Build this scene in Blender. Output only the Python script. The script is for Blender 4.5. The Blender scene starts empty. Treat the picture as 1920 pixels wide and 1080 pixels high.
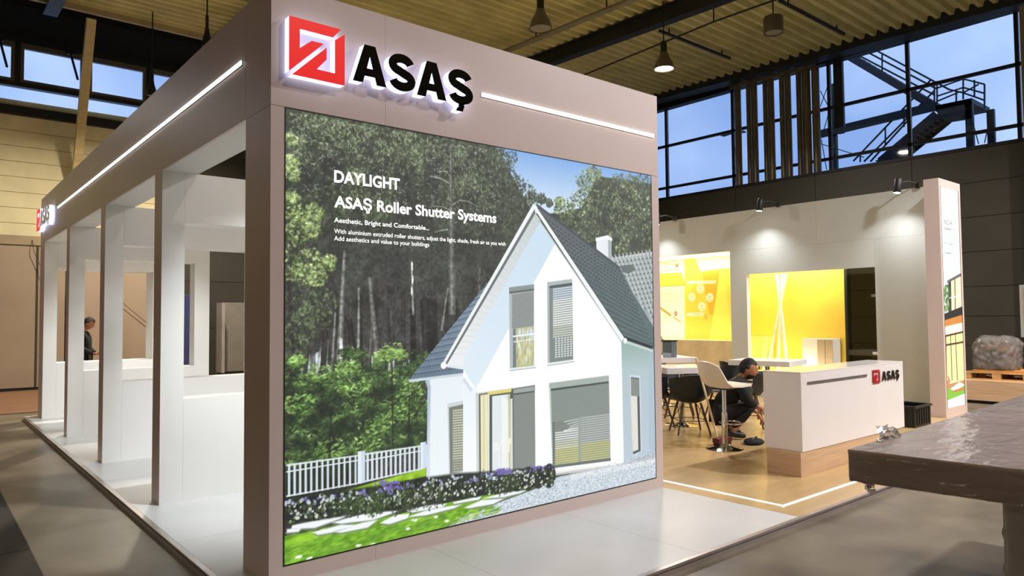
import bpy, bmesh, math, random
import numpy as np
from mathutils import Vector, Matrix, noise as mnoise
from mathutils.geometry import tessellate_polygon
random.seed(7)
S = bpy.context.scene
COL = S.collection
# ------------------------------------------------------------------ camera (metres; x runs along the stand front, y along its side)
CAMR = ((0.766806, -0.018966, -0.641599), (-0.641815, -0.036888, -0.765978), (-0.009140, 0.999140, -0.040456))
CAMP = (-1.664, -4.279, 1.66)
FPX = 1341.81                                   # focal length for a 1920 px wide frame
cam_d = bpy.data.cameras.new('camera'); cam = bpy.data.objects.new('camera', cam_d); COL.objects.link(cam)
cam_d.sensor_width = 36; cam_d.lens = 36 * FPX / 1920; cam_d.clip_start = .05; cam_d.clip_end = 300
cam.matrix_world = Matrix([[CAMR[0][0], CAMR[0][1], CAMR[0][2], CAMP[0]], [CAMR[1][0], CAMR[1][1], CAMR[1][2], CAMP[1]], [CAMR[2][0], CAMR[2][1], CAMR[2][2], CAMP[2]], [0, 0, 0, 1]])
S.camera = cam
# ------------------------------------------------------------------ world: dusk sky
def L(c):
    return tuple(((x / 255) / 12.92 if x / 255 <= .04045 else ((x / 255 + .055) / 1.055) ** 2.4) for x in c)
W = bpy.data.worlds.new('dusk_sky'); S.world = W; W.use_nodes = True
nt = W.node_tree; nt.nodes.clear()
wo = nt.nodes.new('ShaderNodeOutputWorld'); bg = nt.nodes.new('ShaderNodeBackground')
tc = nt.nodes.new('ShaderNodeTexCoord'); nz = nt.nodes.new('ShaderNodeTexNoise'); cr = nt.nodes.new('ShaderNodeValToRGB')
nz.inputs['Scale'].default_value = 3.2; nz.inputs['Detail'].default_value = 4
cr.color_ramp.elements[0].position = .35; cr.color_ramp.elements[0].color = L((128, 160, 214)) + (1,)
cr.color_ramp.elements[1].position = .7; cr.color_ramp.elements[1].color = L((190, 214, 250)) + (1,)
nt.links.new(tc.outputs['Generated'], nz.inputs['Vector']); nt.links.new(nz.outputs['Fac'], cr.inputs['Fac'])
nt.links.new(cr.outputs['Color'], bg.inputs['Color']); nt.links.new(bg.outputs['Background'], wo.inputs['Surface'])
bg.inputs['Strength'].default_value = 1.35
# ------------------------------------------------------------------ exposure and lamp powers
S.view_settings.view_transform = 'Standard'; S.view_settings.look = 'None'
S.view_settings.exposure = 0; S.view_settings.gamma = 1; S.view_settings.use_curve_mapping = False
P_PENDANT = 400; P_SPOT = 82; P_BAY = 400; P_NICHE = 40
WARM = (1, .89, .83); COOL = (.95, .98, 1.0)
# ------------------------------------------------------------------ tracing helper: a point of the photograph onto a real plane
def at(x, y, ax, val):
    v = Vector((x - 960, -(y - 540), -FPX)); d = Vector([sum(CAMR[i][j] * v[j] for j in range(3)) for i in range(3)])
    t = (val - CAMP[ax]) / d[ax]
    return Vector(CAMP) + d * t
# ------------------------------------------------------------------ materials
MATS = {}
def mat(name, rgb, rough=.5, metal=0, var=.06, vs=3, bump=0, bs=40, emit=None, es=0, coat=0, spec=.5, stretch=None, det=4, rvar=0):
    if name in MATS: return MATS[name]
    m = bpy.data.materials.new(name); m.use_nodes = True; MATS[name] = m
    n = m.node_tree.nodes; l = m.node_tree.links; b = n['Principled BSDF']
    c = L(rgb)
    tcn = n.new('ShaderNodeTexCoord'); mp = n.new('ShaderNodeMapping'); l.new(tcn.outputs['Object'], mp.inputs['Vector'])
    if stretch: mp.inputs['Scale'].default_value = stretch
    if var:
        t = n.new('ShaderNodeTexNoise'); t.inputs['Scale'].default_value = vs; t.inputs['Detail'].default_value = det; l.new(mp.outputs['Vector'], t.inputs['Vector'])
        r = n.new('ShaderNodeValToRGB'); r.color_ramp.elements[0].position = .3; r.color_ramp.elements[1].position = .7
        r.color_ramp.elements[0].color = tuple(max(0, x * (1 - var * 2)) for x in c) + (1,); r.color_ramp.elements[1].color = tuple(min(1, x * (1 + var * 2)) for x in c) + (1,)
        l.new(t.outputs['Fac'], r.inputs['Fac']); l.new(r.outputs['Color'], b.inputs['Base Color'])
        if rvar:
            mr = n.new('ShaderNodeMapRange'); mr.inputs['To Min'].default_value = max(0, rough - rvar); mr.inputs['To Max'].default_value = min(1, rough + rvar)
            l.new(t.outputs['Fac'], mr.inputs['Value']); l.new(mr.outputs['Result'], b.inputs['Roughness'])
    else: b.inputs['Base Color'].default_value = c + (1,)
    if not rvar: b.inputs['Roughness'].default_value = rough
    b.inputs['Metallic'].default_value = metal; b.inputs['Specular IOR Level'].default_value = spec; b.inputs['Coat Weight'].default_value = coat
    if bump:
        t2 = n.new('ShaderNodeTexNoise'); t2.inputs['Scale'].default_value = bs; l.new(mp.outputs['Vector'], t2.inputs['Vector'])
        bp = n.new('ShaderNodeBump'); bp.inputs['Strength'].default_value = bump; bp.inputs['Distance'].default_value = .01
        l.new(t2.outputs['Fac'], bp.inputs['Height']); l.new(bp.outputs['Normal'], b.inputs['Normal'])
    if emit: b.inputs['Emission Color'].default_value = L(emit) + (1,); b.inputs['Emission Strength'].default_value = es
    return m
def glow(name, rgb, s): return mat(name, rgb, .5, var=0, emit=rgb, es=s)
def clear_mat(name, tint, gloss, rough=.03, bump=0, bs=20, alpha=.85, milky=None):
    if name in MATS: return MATS[name]
    m = bpy.data.materials.new(name); m.use_nodes = True; MATS[name] = m
    n = m.node_tree.nodes; l = m.node_tree.links; n.clear()
    o = n.new('ShaderNodeOutputMaterial'); tr = n.new('ShaderNodeBsdfTransparent'); g = n.new('ShaderNodeBsdfGlossy'); mx = n.new('ShaderNodeMixShader'); fr = n.new('ShaderNodeFresnel')
    tr.inputs['Color'].default_value = L(tint) + (1,); g.inputs['Roughness'].default_value = rough
    ma = n.new('ShaderNodeMath'); ma.operation = 'MULTIPLY_ADD'; ma.inputs[1].default_value = gloss; ma.inputs[2].default_value = .02; ma.use_clamp = True
    fr.inputs['IOR'].default_value = 1.45
    l.new(fr.outputs['Fac'], ma.inputs[0]); l.new(ma.outputs['Value'], mx.inputs['Fac'])
    last = tr.outputs['BSDF']
    if bump:
        t2 = n.new('ShaderNodeTexNoise'); t2.inputs['Scale'].default_value = bs; t2.inputs['Detail'].default_value = 5; t2.inputs['Distortion'].default_value = 1.35
        bp = n.new('ShaderNodeBump'); bp.inputs['Strength'].default_value = bump; bp.inputs['Distance'].default_value = .02
        tcn = n.new('ShaderNodeTexCoord'); l.new(tcn.outputs['Object'], t2.inputs['Vector']); l.new(t2.outputs['Fac'], bp.inputs['Height'])
        l.new(bp.outputs['Normal'], g.inputs['Normal']); l.new(bp.outputs['Normal'], fr.inputs['Normal'])
    if milky:
        df = n.new('ShaderNodeBsdfDiffuse'); df.inputs['Color'].default_value = L((235, 230, 228)) + (1,); m2 = n.new('ShaderNodeMixShader'); m2.inputs['Fac'].default_value = milky
        l.new(tr.outputs['BSDF'], m2.inputs[1]); l.new(df.outputs['BSDF'], m2.inputs[2]); last = m2.outputs['Shader']
    l.new(last, mx.inputs[1]); l.new(g.outputs['BSDF'], mx.inputs[2]); l.new(mx.outputs['Shader'], o.inputs['Surface'])
    return m
def print_mat(name, emission):
    if name in MATS: return MATS[name]
    m = bpy.data.materials.new(name); m.use_nodes = True; MATS[name] = m
    n = m.node_tree.nodes; l = m.node_tree.links; b = n['Principled BSDF']
    a = n.new('ShaderNodeAttribute'); a.attribute_name = 'ink'
    if emission:
        b.inputs['Base Color'].default_value = (.02, .02, .02, 1); b.inputs['Roughness'].default_value = .6
        l.new(a.outputs['Color'], b.inputs['Emission Color']); b.inputs['Emission Strength'].default_value = emission
    else:
        l.new(a.outputs['Color'], b.inputs['Base Color']); b.inputs['Roughness'].default_value = .55
    return m
WHITE = mat('white_laminate', (216, 199, 194), .42, var=.012, vs=1.5)
WHITE_IN = mat('white_paint', (232, 233, 230), .5, var=.012, vs=1.5)
GREYWALL = mat('light_grey_paint', (204, 208, 203), .55, var=.015, vs=1)
CHROME = mat('chrome', (205, 205, 205), .09, 1, var=.02)
ALU = mat('brushed_aluminium', (168, 160, 158), .3, 1, var=.04, vs=20)
BLACKP = mat('black_plastic', (22, 23, 26), .42, var=.05)
BLACKM = mat('black_painted_metal', (24, 25, 27), .5, var=.08)
STEEL = mat('dark_steel', (40, 42, 44), .5, .3, var=.1)
WOODL = mat('light_oak_laminate', (206, 172, 138), .4, var=.07, vs=2.2, stretch=(1, 1, 14))
PINE = mat('raw_pine', (190, 146, 92), .7, var=.12, vs=3, stretch=(1, 8, 8))
# ------------------------------------------------------------------ mesh helpers
ORI = {}
def box(bm, x0, x1, y0, y1, z0, z1):
    vs = [bm.verts.new(p) for p in [(x0, y0, z0), (x1, y0, z0), (x1, y1, z0), (x0, y1, z0), (x0, y0, z1), (x1, y0, z1), (x1, y1, z1), (x0, y1, z1)]]
    for f in [(0, 3, 2, 1), (4, 5, 6, 7), (0, 1, 5, 4), (1, 2, 6, 5), (2, 3, 7, 6), (3, 0, 4, 7)]: bm.faces.new([vs[i] for i in f])
    return bm
def B(*a):
    bm = bmesh.new()
    if len(a) == 6 and not hasattr(a[0], '__len__'): box(bm, *a)
    else:
        for t in a: box(bm, *t)
    return bm
def frame_of(d):
    d = Vector(d).normalized(); u = d.orthogonal().normalized(); return d, u, d.cross(u)
def tube(bm, pts, r, n=10, caps=True):
    pts = [Vector(p) for p in pts]; rs = r if hasattr(r, '__len__') else [r] * len(pts)
    d, u, v = frame_of(pts[1] - pts[0]); rings = []
    for i, p in enumerate(pts):
        t = (pts[min(i + 1, len(pts) - 1)] - pts[max(i - 1, 0)]).normalized()
        u = (u - t * u.dot(t)).normalized(); v = t.cross(u)
        rings.append([bm.verts.new(p + (u * math.cos(2 * math.pi * k / n) + v * math.sin(2 * math.pi * k / n)) * rs[i]) for k in range(n)])
    for a, b in zip(rings[:-1], rings[1:]):
        for k in range(n): bm.faces.new([a[k], a[(k + 1) % n], b[(k + 1) % n], b[k]])
    if caps: bm.faces.new(rings[0][::-1]); bm.faces.new(rings[-1])
    return bm
def tubes(*a, n=10):
    bm = bmesh.new()
    for pts, r in a: tube(bm, pts, r, n)
    return bm
def lathe(bm, prof, c=(0, 0, 0), n=24):
    c = Vector(c); rings = []
    for r, z in prof:
        rings.append([bm.verts.new(c + Vector((r * math.cos(2 * math.pi * k / n), r * math.sin(2 * math.pi * k / n), z))) for k in range(n)] if r > 1e-6 else [bm.verts.new(c + Vector((0, 0, z)))])
    for a, b in zip(rings[:-1], rings[1:]):
        for k in range(n):
            q = [a[k % len(a)], a[(k + 1) % len(a)], b[(k + 1) % len(b)], b[k % len(b)]]; w = []
            for x in q:
                if x not in w: w.append(x)
            if len(w) > 2: bm.faces.new(w)
    return bm
def prism(bm, loops, O, U, V, N, d0, d1):
    """outline loops (first outer, rest holes) in the plane O,U,V, extruded along N from d0 to d1"""
    O, U, V, N = Vector(O), Vector(U), Vector(V), Vector(N)
    tri = tessellate_polygon([[Vector((a, b, 0)) for a, b in lp] for lp in loops])
    flat = [p for lp in loops for p in lp]
    lo = [bm.verts.new(O + U * a + V * b + N * d0) for a, b in flat]; hi = [bm.verts.new(O + U * a + V * b + N * d1) for a, b in flat]
    for t in tri:
        try: bm.faces.new([hi[i] for i in t]); bm.faces.new([lo[i] for i in t[::-1]])
        except ValueError: pass
    k = 0
    for lp in loops:
        m = len(lp)
        for i in range(m):
            a, b = k + i, k + (i + 1) % m
            bm.faces.new([lo[a], lo[b], hi[b], hi[a]])
        k += m
    return bm
def beam(bm, p, q, w, h):
    """rectangular bar from p to q, w wide sideways, h high"""
    p, q = Vector(p), Vector(q); d = (q - p).normalized(); s = d.cross(Vector((0, 0, 1)))
    s = s.normalized() if s.length > 1e-4 else Vector((1, 0, 0)); u = s.cross(d)
    c = [(-w / 2, -h / 2), (w / 2, -h / 2), (w / 2, h / 2), (-w / 2, h / 2)]
    a = [bm.verts.new(p + s * x + u * y) for x, y in c]; b = [bm.verts.new(q + s * x + u * y) for x, y in c]
    for k in range(4): bm.faces.new([a[k], a[(k + 1) % 4], b[(k + 1) % 4], b[k]])
    bm.faces.new(a[::-1]); bm.faces.new(b)
    return bm
def beams(lst):
    bm = bmesh.new()
    for a in lst: beam(bm, *a)
    return bm
def finish(bm, smooth, bevel):
    bmesh.ops.recalc_face_normals(bm, faces=bm.faces)
    if bevel:
        es = [e for e in bm.edges if len(e.link_faces) == 2 and e.calc_face_angle(0) > .6]
        bmesh.ops.bevel(bm, geom=es, offset=bevel, segments=2, affect='EDGES', profile=.6)
    if smooth:
        for f in bm.faces: f.smooth = True
        for e in bm.edges:
            if len(e.link_faces) == 2 and e.calc_face_angle(0) > math.radians(smooth): e.smooth = False
def obj(name, bm, m, parent=None, smooth=0, bevel=0, label=None):
    """one mesh object; bm is in world coordinates, the object's origin goes to its parent's or to the middle of its base"""
    finish(bm, smooth, bevel)
    me = bpy.data.meshes.new(name)
    if parent is not None: o_ = ORI[parent]
    else:
        lo = Vector([min(v.co[i] for v in bm.verts) for i in range(3)]); hi = Vector([max(v.co[i] for v in bm.verts) for i in range(3)])
        o_ = Vector(((lo.x + hi.x) / 2, (lo.y + hi.y) / 2, lo.z))
    bmesh.ops.translate(bm, verts=bm.verts, vec=-o_)
    bm.to_mesh(me); bm.free(); me.materials.append(m)
    o = bpy.data.objects.new(name, me); COL.objects.link(o); ORI[o] = o_
    if parent is not None: o.parent = parent
    else: o.location = o_
    if label: o['label'] = label
    return o
def thing(name, label, cat, loc, group=None, rz=0):
    o = bpy.data.objects.new(name, None); COL.objects.link(o); o.location = loc; o.empty_display_size = .1; o.rotation_euler.z = rz
    ORI[o] = Vector(loc); tag(o, label, cat, group); return o
def tag(o, label, cat, group=None):
    o['label'] = label; o['category'] = cat
    if group: o['group'] = group
    return o
def struct(o): o['kind'] = 'structure'; return o
def empty_struct(name, loc):
    o = bpy.data.objects.new(name, None); COL.objects.link(o); o.location = loc; ORI[o] = Vector(loc); o['kind'] = 'structure'; return o
def copy_tree(o, parent=None):
    c = o.copy(); COL.objects.link(c)
    if parent is not None: c.parent = parent
    ORI[c] = ORI.get(o, Vector())
    for ch in [x for x in o.children]: copy_tree(ch, c)
    return c
def lamp(name, kind, loc, power, color, parent, aim=None, **k):
    ld = bpy.data.lights.new(name, kind); ld.energy = power; ld.color = color
    for a, b in k.items(): setattr(ld, a, b)
    o = bpy.data.objects.new(name, ld); COL.objects.link(o); o.parent = parent
    o.location = Vector(loc) - ORI[parent]
    if aim is not None: o.rotation_euler = (Vector(aim) - Vector(loc)).to_track_quat('-Z', 'Y').to_euler()
    return o
def grid_print(name, P, O, U, V, m, parent):
    """the painted picture as a fine sheet with its colours on the vertices"""
    nu, nv = P.nu, P.nv
    me = bpy.data.meshes.new(name)
    uu, vv = np.meshgrid(P.u, P.v); O = np.array(O) - np.array(ORI[parent])
    co = O[None, None] + uu[..., None] * np.array(U) + vv[..., None] * np.array(V)
    idx = np.arange(nu * nv).reshape(nv, nu)
    q = np.stack([idx[:-1, :-1], idx[:-1, 1:], idx[1:, 1:], idx[1:, :-1]], -1).reshape(-1, 4)
    me.vertices.add(nu * nv); me.vertices.foreach_set('co', co.reshape(-1).astype(np.float32))
    me.loops.add(q.size); me.loops.foreach_set('vertex_index', q.reshape(-1).astype(np.int32))
    me.polygons.add(len(q)); me.polygons.foreach_set('loop_start', (np.arange(len(q)) * 4).astype(np.int32)); me.polygons.foreach_set('loop_total', np.full(len(q), 4, np.int32))
    me.update(); me.validate()
    ca = me.color_attributes.new('ink', 'FLOAT_COLOR', 'POINT')
    col = np.ones((nv, nu, 4), np.float32); col[..., :3] = P.linear(); ca.data.foreach_set('color', col.reshape(-1))
    me.materials.append(m)
    o = bpy.data.objects.new(name, me); COL.objects.link(o); o.parent = parent; ORI[o] = ORI[parent]
    return o
def text_bm(s, off=0.0):
    cu = bpy.data.curves.new('txt', 'FONT'); cu.body = s; cu.size = 1; cu.offset = off; cu.resolution_u = 3
    o = bpy.data.objects.new('txt', cu); COL.objects.link(o)
    bpy.context.view_layer.update()
    me = bpy.data.meshes.new_from_object(o.evaluated_get(bpy.context.evaluated_depsgraph_get()))
    bm = bmesh.new(); bm.from_mesh(me)
    bpy.data.objects.remove(o); bpy.data.curves.remove(cu); bpy.data.meshes.remove(me)
    return bm
def text_on(name, s, x0, x1, z, cap, O, U, V, N, m, parent, off=0, lift=.002, capref='H'):
    """flat lettering: fitted between x0 and x1 with its baseline at z and capitals cap high"""
    rb = text_bm(capref, off); ch = max(v.co.y for v in rb.verts) - min(v.co.y for v in rb.verts); y0 = min(v.co.y for v in rb.verts); rb.free()
    bm = text_bm(s, off); a = min(v.co.x for v in bm.verts); b = max(v.co.x for v in bm.verts)
    O, U, V, N = Vector(O), Vector(U), Vector(V), Vector(N)
    for v in bm.verts:
        x = x0 + (v.co.x - a) / (b - a) * (x1 - x0); y = z + (v.co.y - y0) / ch * cap
        v.co = O + U * x + V * y + N * lift
    return obj(name, bm, m, parent)
# ---------------------------------------------------------------- print painter (numpy)
def lerp_noise(shape, cells, seed):
    r = np.random.RandomState(seed)
    cy, cx = cells
    g = r.rand(cy + 2, cx + 2)
    y = np.linspace(0, cy, shape[0]); x = np.linspace(0, cx, shape[1])
    y0 = np.minimum(y.astype(int), cy); x0 = np.minimum(x.astype(int), cx)
    fy = y - y0; fx = x - x0
    fy = (fy * fy * (3 - 2 * fy))[:, None]; fx = (fx * fx * (3 - 2 * fx))[None, :]
    a = g[np.ix_(y0, x0)]; b = g[np.ix_(y0, x0 + 1)]; c_ = g[np.ix_(y0 + 1, x0)]; d = g[np.ix_(y0 + 1, x0 + 1)]
    return (a * (1 - fx) + b * fx) * (1 - fy) + (c_ * (1 - fx) + d * fx) * fy
def fbm(shape, cells, seed, octs=4):
    out = 0; amp = 1; tot = 0
    for k in range(octs):
        out = out + amp * lerp_noise(shape, (max(1, cells[0] * 2 ** k), max(1, cells[1] * 2 ** k)), seed + 17 * k)
        tot += amp; amp *= .55
    return out / tot
class Print:
    """a rectangular print; poly coordinates are metres on the print (u right, v up)"""
    def __init__(s, w, h, nu, nv, base):
        s.w, s.h, s.nu, s.nv = w, h, nu, nv
        s.I = np.zeros((nv, nu, 3)); s.I[:] = base
        s.u = np.linspace(0, w, nu); s.v = np.linspace(0, h, nv)
        s.px = w / (nu - 1); s.rng = np.random.RandomState(5)
    def win(s, u0, u1, v0, v1):
        i0 = max(0, int(u0 / s.px) - 1); i1 = min(s.nu, int(u1 / s.px) + 3)
        j0 = max(0, int(v0 / s.px) - 1); j1 = min(s.nv, int(v1 / s.px) + 3)
        return i0, max(i0, i1), j0, max(j0, j1)
    def mask(s, poly, soft=1.0):
        P = np.asarray(poly, float)
        pad = s.px * (soft + 1)
        i0, i1, j0, j1 = s.win(P[:, 0].min() - pad, P[:, 0].max() + pad, P[:, 1].min() - pad, P[:, 1].max() + pad)
        if i1 <= i0 or j1 <= j0: return None
        U, V = np.meshgrid(s.u[i0:i1], s.v[j0:j1])
        ins = np.zeros(U.shape, bool); d2 = np.full(U.shape, 1e9)
        n = len(P)
        for k in range(n):
            ax, ay = P[k]; bx, by = P[(k + 1) % n]
            if ay != by:
                c = ((ay > V) != (by > V)) & (U < (bx - ax) * (V - ay) / (by - ay) + ax)
                ins ^= c
            ex, ey = bx - ax, by - ay; L = ex * ex + ey * ey
            if L == 0: continue
            t = np.clip(((U - ax) * ex + (V - ay) * ey) / L, 0, 1)
            d2 = np.minimum(d2, (U - ax - t * ex) ** 2 + (V - ay - t * ey) ** 2)
        sd = np.where(ins, 1, -1) * np.sqrt(d2)
        return (i0, i1, j0, j1), np.clip(.5 + sd / (s.px * soft), 0, 1), U, V
    def fill(s, poly, col, a=1.0, soft=1.0, noise=None):
        m = s.mask(poly, soft)
        if m is None: return
        (i0, i1, j0, j1), w, U, V = m
        w = (w * a)[..., None]
        c = np.asarray(col, float)
        if c.ndim == 1: c = np.broadcast_to(c, w.shape[:2] + (3,))
        if noise is not None: c = c + noise[j0:j1, i0:i1, None]
        s.I[j0:j1, i0:i1] = s.I[j0:j1, i0:i1] * (1 - w) + c * w
    def grad(s, poly, c0, c1, p0, p1, a=1.0, soft=1.0, noise=None):
        m = s.mask(poly, soft)
        if m is None: return
        (i0, i1, j0, j1), w, U, V = m
        ex, ey = p1[0] - p0[0], p1[1] - p0[1]; L = ex * ex + ey * ey
        t = np.clip(((U - p0[0]) * ex + (V - p0[1]) * ey) / L, 0, 1)[..., None]
        c = np.asarray(c0, float) * (1 - t) + np.asarray(c1, float) * t
        if noise is not None: c = c + noise[j0:j1, i0:i1, None]
        w = (w * a)[..., None]
        s.I[j0:j1, i0:i1] = s.I[j0:j1, i0:i1] * (1 - w) + c * w
    def line(s, p, q, wd, col, a=1.0, soft=1.0):
        dx, dy = q[0] - p[0], q[1] - p[1]; L = math.hypot(dx, dy) or 1
        nx, ny = -dy / L * wd / 2, dx / L * wd / 2
        s.fill([(p[0] + nx, p[1] + ny), (q[0] + nx, q[1] + ny), (q[0] - nx, q[1] - ny), (p[0] - nx, p[1] - ny)], col, a, soft)
    def dab(s, x, y, rx, ry, ang, col, a=1.0, hard=.5):
        R = max(rx, ry)
        i0, i1, j0, j1 = s.win(x - R, x + R, y - R, y + R)
        if i1 <= i0 or j1 <= j0: return
        dx = s.u[i0:i1][None, :] - x; dy = s.v[j0:j1][:, None] - y
        c, n = math.cos(ang), math.sin(ang)
        q = ((dx * c + dy * n) / rx) ** 2 + ((-dx * n + dy * c) / ry) ** 2
        w = (np.clip((1 - q) / max(1e-3, 1 - hard), 0, 1) * a)[..., None]
        s.I[j0:j1, i0:i1] = s.I[j0:j1, i0:i1] * (1 - w) + np.asarray(col, float) * w
    def clump(s, x, y, R, n, cols, size, el=1.6, a=.85, flat=.75, lean=None):
        """leafy clump: dark dabs first and below, light dabs last and above"""
        r = s.rng; dk, md, lt = [np.asarray(c, float) for c in cols]
        n = int(n * 1.7); size *= .62
        for k in range(n):
            f = (k / max(1, n - 1)) ** 1.25
            t = r.rand() * 2 * math.pi; q = math.sqrt(r.rand())
            px = x + R * q * math.cos(t); py = y + R * flat * (q * math.sin(t)) + R * .35 * (f - .55)
            c = dk * (1 - 2 * f) + md * 2 * f if f < .5 else md * (2 - 2 * f) + lt * (2 * f - 1)
            c = c * (.86 + .28 * r.rand())
            z = size * (.5 + r.rand())
            g = (lean if lean is not None else r.rand() * math.pi) + .5 * r.randn()
            s.dab(px, py, z * el, z, g, c, a * (.6 + .4 * r.rand()), .3)
    def linear(s):
        c = np.clip(s.I / 255., 0, 1)
        return np.where(c <= .04045, c / 12.92, ((c + .055) / 1.055) ** 2.4)

def paint_house_print(W, H, nu, nv, Q):
    """Q(list of traced points) -> metres on the print"""
    P = Print(W, H, nu, nv, (50, 55, 50)); r = P.rng
    q1 = lambda x, y: Q([(x, y)])[0]
    sh = (nv, nu)
    n1 = fbm(sh, (9, 12), 1, 5) - .5; n2 = fbm(sh, (60, 75), 4, 3) - .5; n3 = np.random.RandomState(2).rand(nv, nu) - .5
    # forest ground tone: grey green canopy above, dim grey hollow below
    vv = (P.v / H)[:, None, None]
    top = np.array((58, 66, 52.)); mid = np.array((52, 54, 52.)); low = np.array((62, 62, 60.))
    t = np.clip((vv - .5) / .4, 0, 1)
    P.I = (mid * (1 - t) + top * t) + n1[..., None] * 46 + n2[..., None] * 26
    t2 = np.clip((.62 - vv) / .12, 0, 1) * np.clip((vv - .33) / .08, 0, 1)
    P.I = P.I * (1 - .5 * t2) + low * .5 * t2
    # sky
    P.grad(Q([(925, 270), (1225, 325), (1225, 345), (1120, 330), (1090, 390), (1045, 400), (1000, 400), (960, 330)]),
           (120, 168, 228), (205, 224, 244), q1(1050, 300), q1(1050, 385))
    # canopy clumps, left and centre
    dk = (34, 40, 30)
    for k in range(210):
        x = 535 + 430 * r.rand() ** .9; y = 205 + (x - 535) * .18 + 190 * r.rand() ** 1.25
        if x > 950: continue
        u, v = q1(x, y)
        f = r.rand()
        if f < .36: cols = (dk, (58, 70, 48), (108, 124, 90))
        elif f < .7: cols = (dk, (74, 88, 58), (142, 158, 116))
        else: cols = ((30, 33, 30), (46, 50, 44), (64, 70, 58))
        P.clump(u, v, .09 + .10 * r.rand(), 46, cols, .012, 1.9, .7)
    for (x, y, R) in [(585, 250, .16), (640, 270, .16), (600, 225, .14), (690, 300, .12), (760, 300, .15), (800, 290, .12), (700, 240, .13), (850, 355, .12), (880, 340, .1), (870, 300, .12), (760, 250, .1), (665, 330, .08)]:
        u, v = q1(x, y); P.clump(u, v, R, 120, ((40, 48, 36), (92, 106, 74), (166, 180, 138)), .011, 2.2, .6)
    for k in range(60):   # dark hollows
        x = 560 + 380 * r.rand(); y = 250 + (x - 535) * .12 + 240 * r.rand(); u, v = q1(x, y)
        P.dab(u, v, .1 + .12 * r.rand(), .06 + .06 * r.rand(), r.rand() * 3, (40, 44, 42), .5, 0)
    # dim band behind the lettering and the trunks
    for k in range(30):
        x = 590 + 390 * r.rand(); y = 470 + 150 * r.rand(); u, v = q1(x, y)
        P.dab(u, v, .12, .09, 0, (50, 51, 50), .5, 0)
    # dark trees left of the sky, sunlit pines right of it
    for (x, y, R) in [(920, 290, .14), (935, 315, .13), (950, 330, .12), (965, 345, .12), (985, 360, .11), (1000, 375, .09), (940, 360, .16), (960, 390, .13), (900, 330, .14), (1015, 372, .05), (1030, 380, .04)]:
        u, v = q1(x, y); P.clump(u, v, R, 70, ((30, 36, 32), (52, 62, 50), (92, 106, 86)), .013, 1.7, .85)
    for (x, y, R, li) in [(1060, 395, .13, 1), (1085, 385, .15, 1), (1075, 420, .16, 0), (1100, 340, .13, 1), (1115, 325, .1, 1), (1105, 370, .16, 1), (1130, 400, .17, 0), (1150, 370, .15, 1), (1165, 345, .13, 0), (1185, 350, .16, 1), (1205, 345, .13, 0), (1200, 385, .17, 1), (1170, 410, .18, 1), (1215, 420, .13, 0), (1190, 440, .16, 0), (1110, 430, .15, 0), (1090, 450, .1, 0), (1160, 455, .14, 1), (1215, 460, .1, 0), (1050, 380, .06, 1)]:
        u, v = q1(x, y)
        cols = ((44, 54, 40), (98, 116, 78), (172, 190, 142)) if li else ((36, 44, 36), (70, 84, 62), (120, 138, 104))
        P.clump(u, v, R, 90, cols, .014, 1.9, .85)
    for k in range(10):
        u, v = q1(1120 + 95 * r.rand(), 345 + 120 * r.rand()); P.dab(u, v, .07, .05, 1, (44, 52, 46), .7, 0)
    # bright gaps low between the trunks
    for (x0, x1, y0, y1) in [(596, 613, 637, 690), (575, 596, 660, 712), (560, 566, 690, 715)]:
        P.fill(Q([(x0, y1), (x1, y1), (x1 + 2, y0), (x0 + 6, y0 + 5)]), (214, 226, 232), .95, 3)
    # trunks
    def trunk(x0, y0, x1, y1, w0, w1, col, a=.95):
        p, b = q1(x0, y0), q1(x1, y1); k = 1 / 240.
        poly = [(p[0] - w0 * k, p[1]), (p[0] + w0 * k, p[1]), (b[0] + w1 * k, b[1]), (b[0] - w1 * k, b[1])]
        c = np.array(col, float)
        P.fill(poly, c * .62, a, 1.6, n2 * 40)
        P.fill([(p[0] - w0 * k * .5, p[1]), (p[0] + w0 * k * .25, p[1]), (b[0] + w1 * k * .25, b[1]), (b[0] - w1 * k * .5, b[1])], c, a * .85, 3, n2 * 60)
    for k in range(34):
        x = 552 + 400 * r.rand(); g = 44 + 34 * r.rand()
        trunk(x + 6 * r.randn(), 520 + 40 * r.rand(), x, 715, 1.6 + 2.4 * r.rand(), 2.4 + 3 * r.rand(), (g, g - 1, g - 3), .7)
    for k in range(9):
        x = 650 + 300 * r.rand(); trunk(x, 560, x + 3, 700, 3, 5, (30, 31, 31), .8)
    for (x0, y0, x1, y1, w0, w1, c) in [(646, 470, 636, 680, 2.5, 5.5, (150, 152, 146)), (693, 520, 709, 690, 3.4, 6, (138, 138, 132)), (845, 270, 848, 590, 2, 7.5, (128, 130, 124)),
            (673, 540, 672, 700, 2, 3, (168, 170, 166)), (629, 585, 622, 700, 1.5, 2.5, (150, 152, 150)), (772, 490, 775, 590, 1.4, 2.2, (190, 192, 188)), (840, 540, 828, 620, 1.5, 2.6, (150, 152, 146)),
            (900, 500, 898, 560, 3, 4, (96, 96, 92)), (659, 560, 650, 700, 2.2, 3.4, (84, 84, 80)), (733, 575, 738, 690, 2.5, 3.5, (80, 80, 78)), (785, 560, 792, 690, 3, 5, (74, 75, 74)), (614, 580, 606, 690, 4, 5, (52, 50, 46)), (655, 600, 668, 705, 5, 7, (44, 42, 40)), (700, 590, 690, 700, 1.6, 2, (120, 120, 116))]:
        trunk(x0, y0, x1, y1, w0, w1, c)
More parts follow.
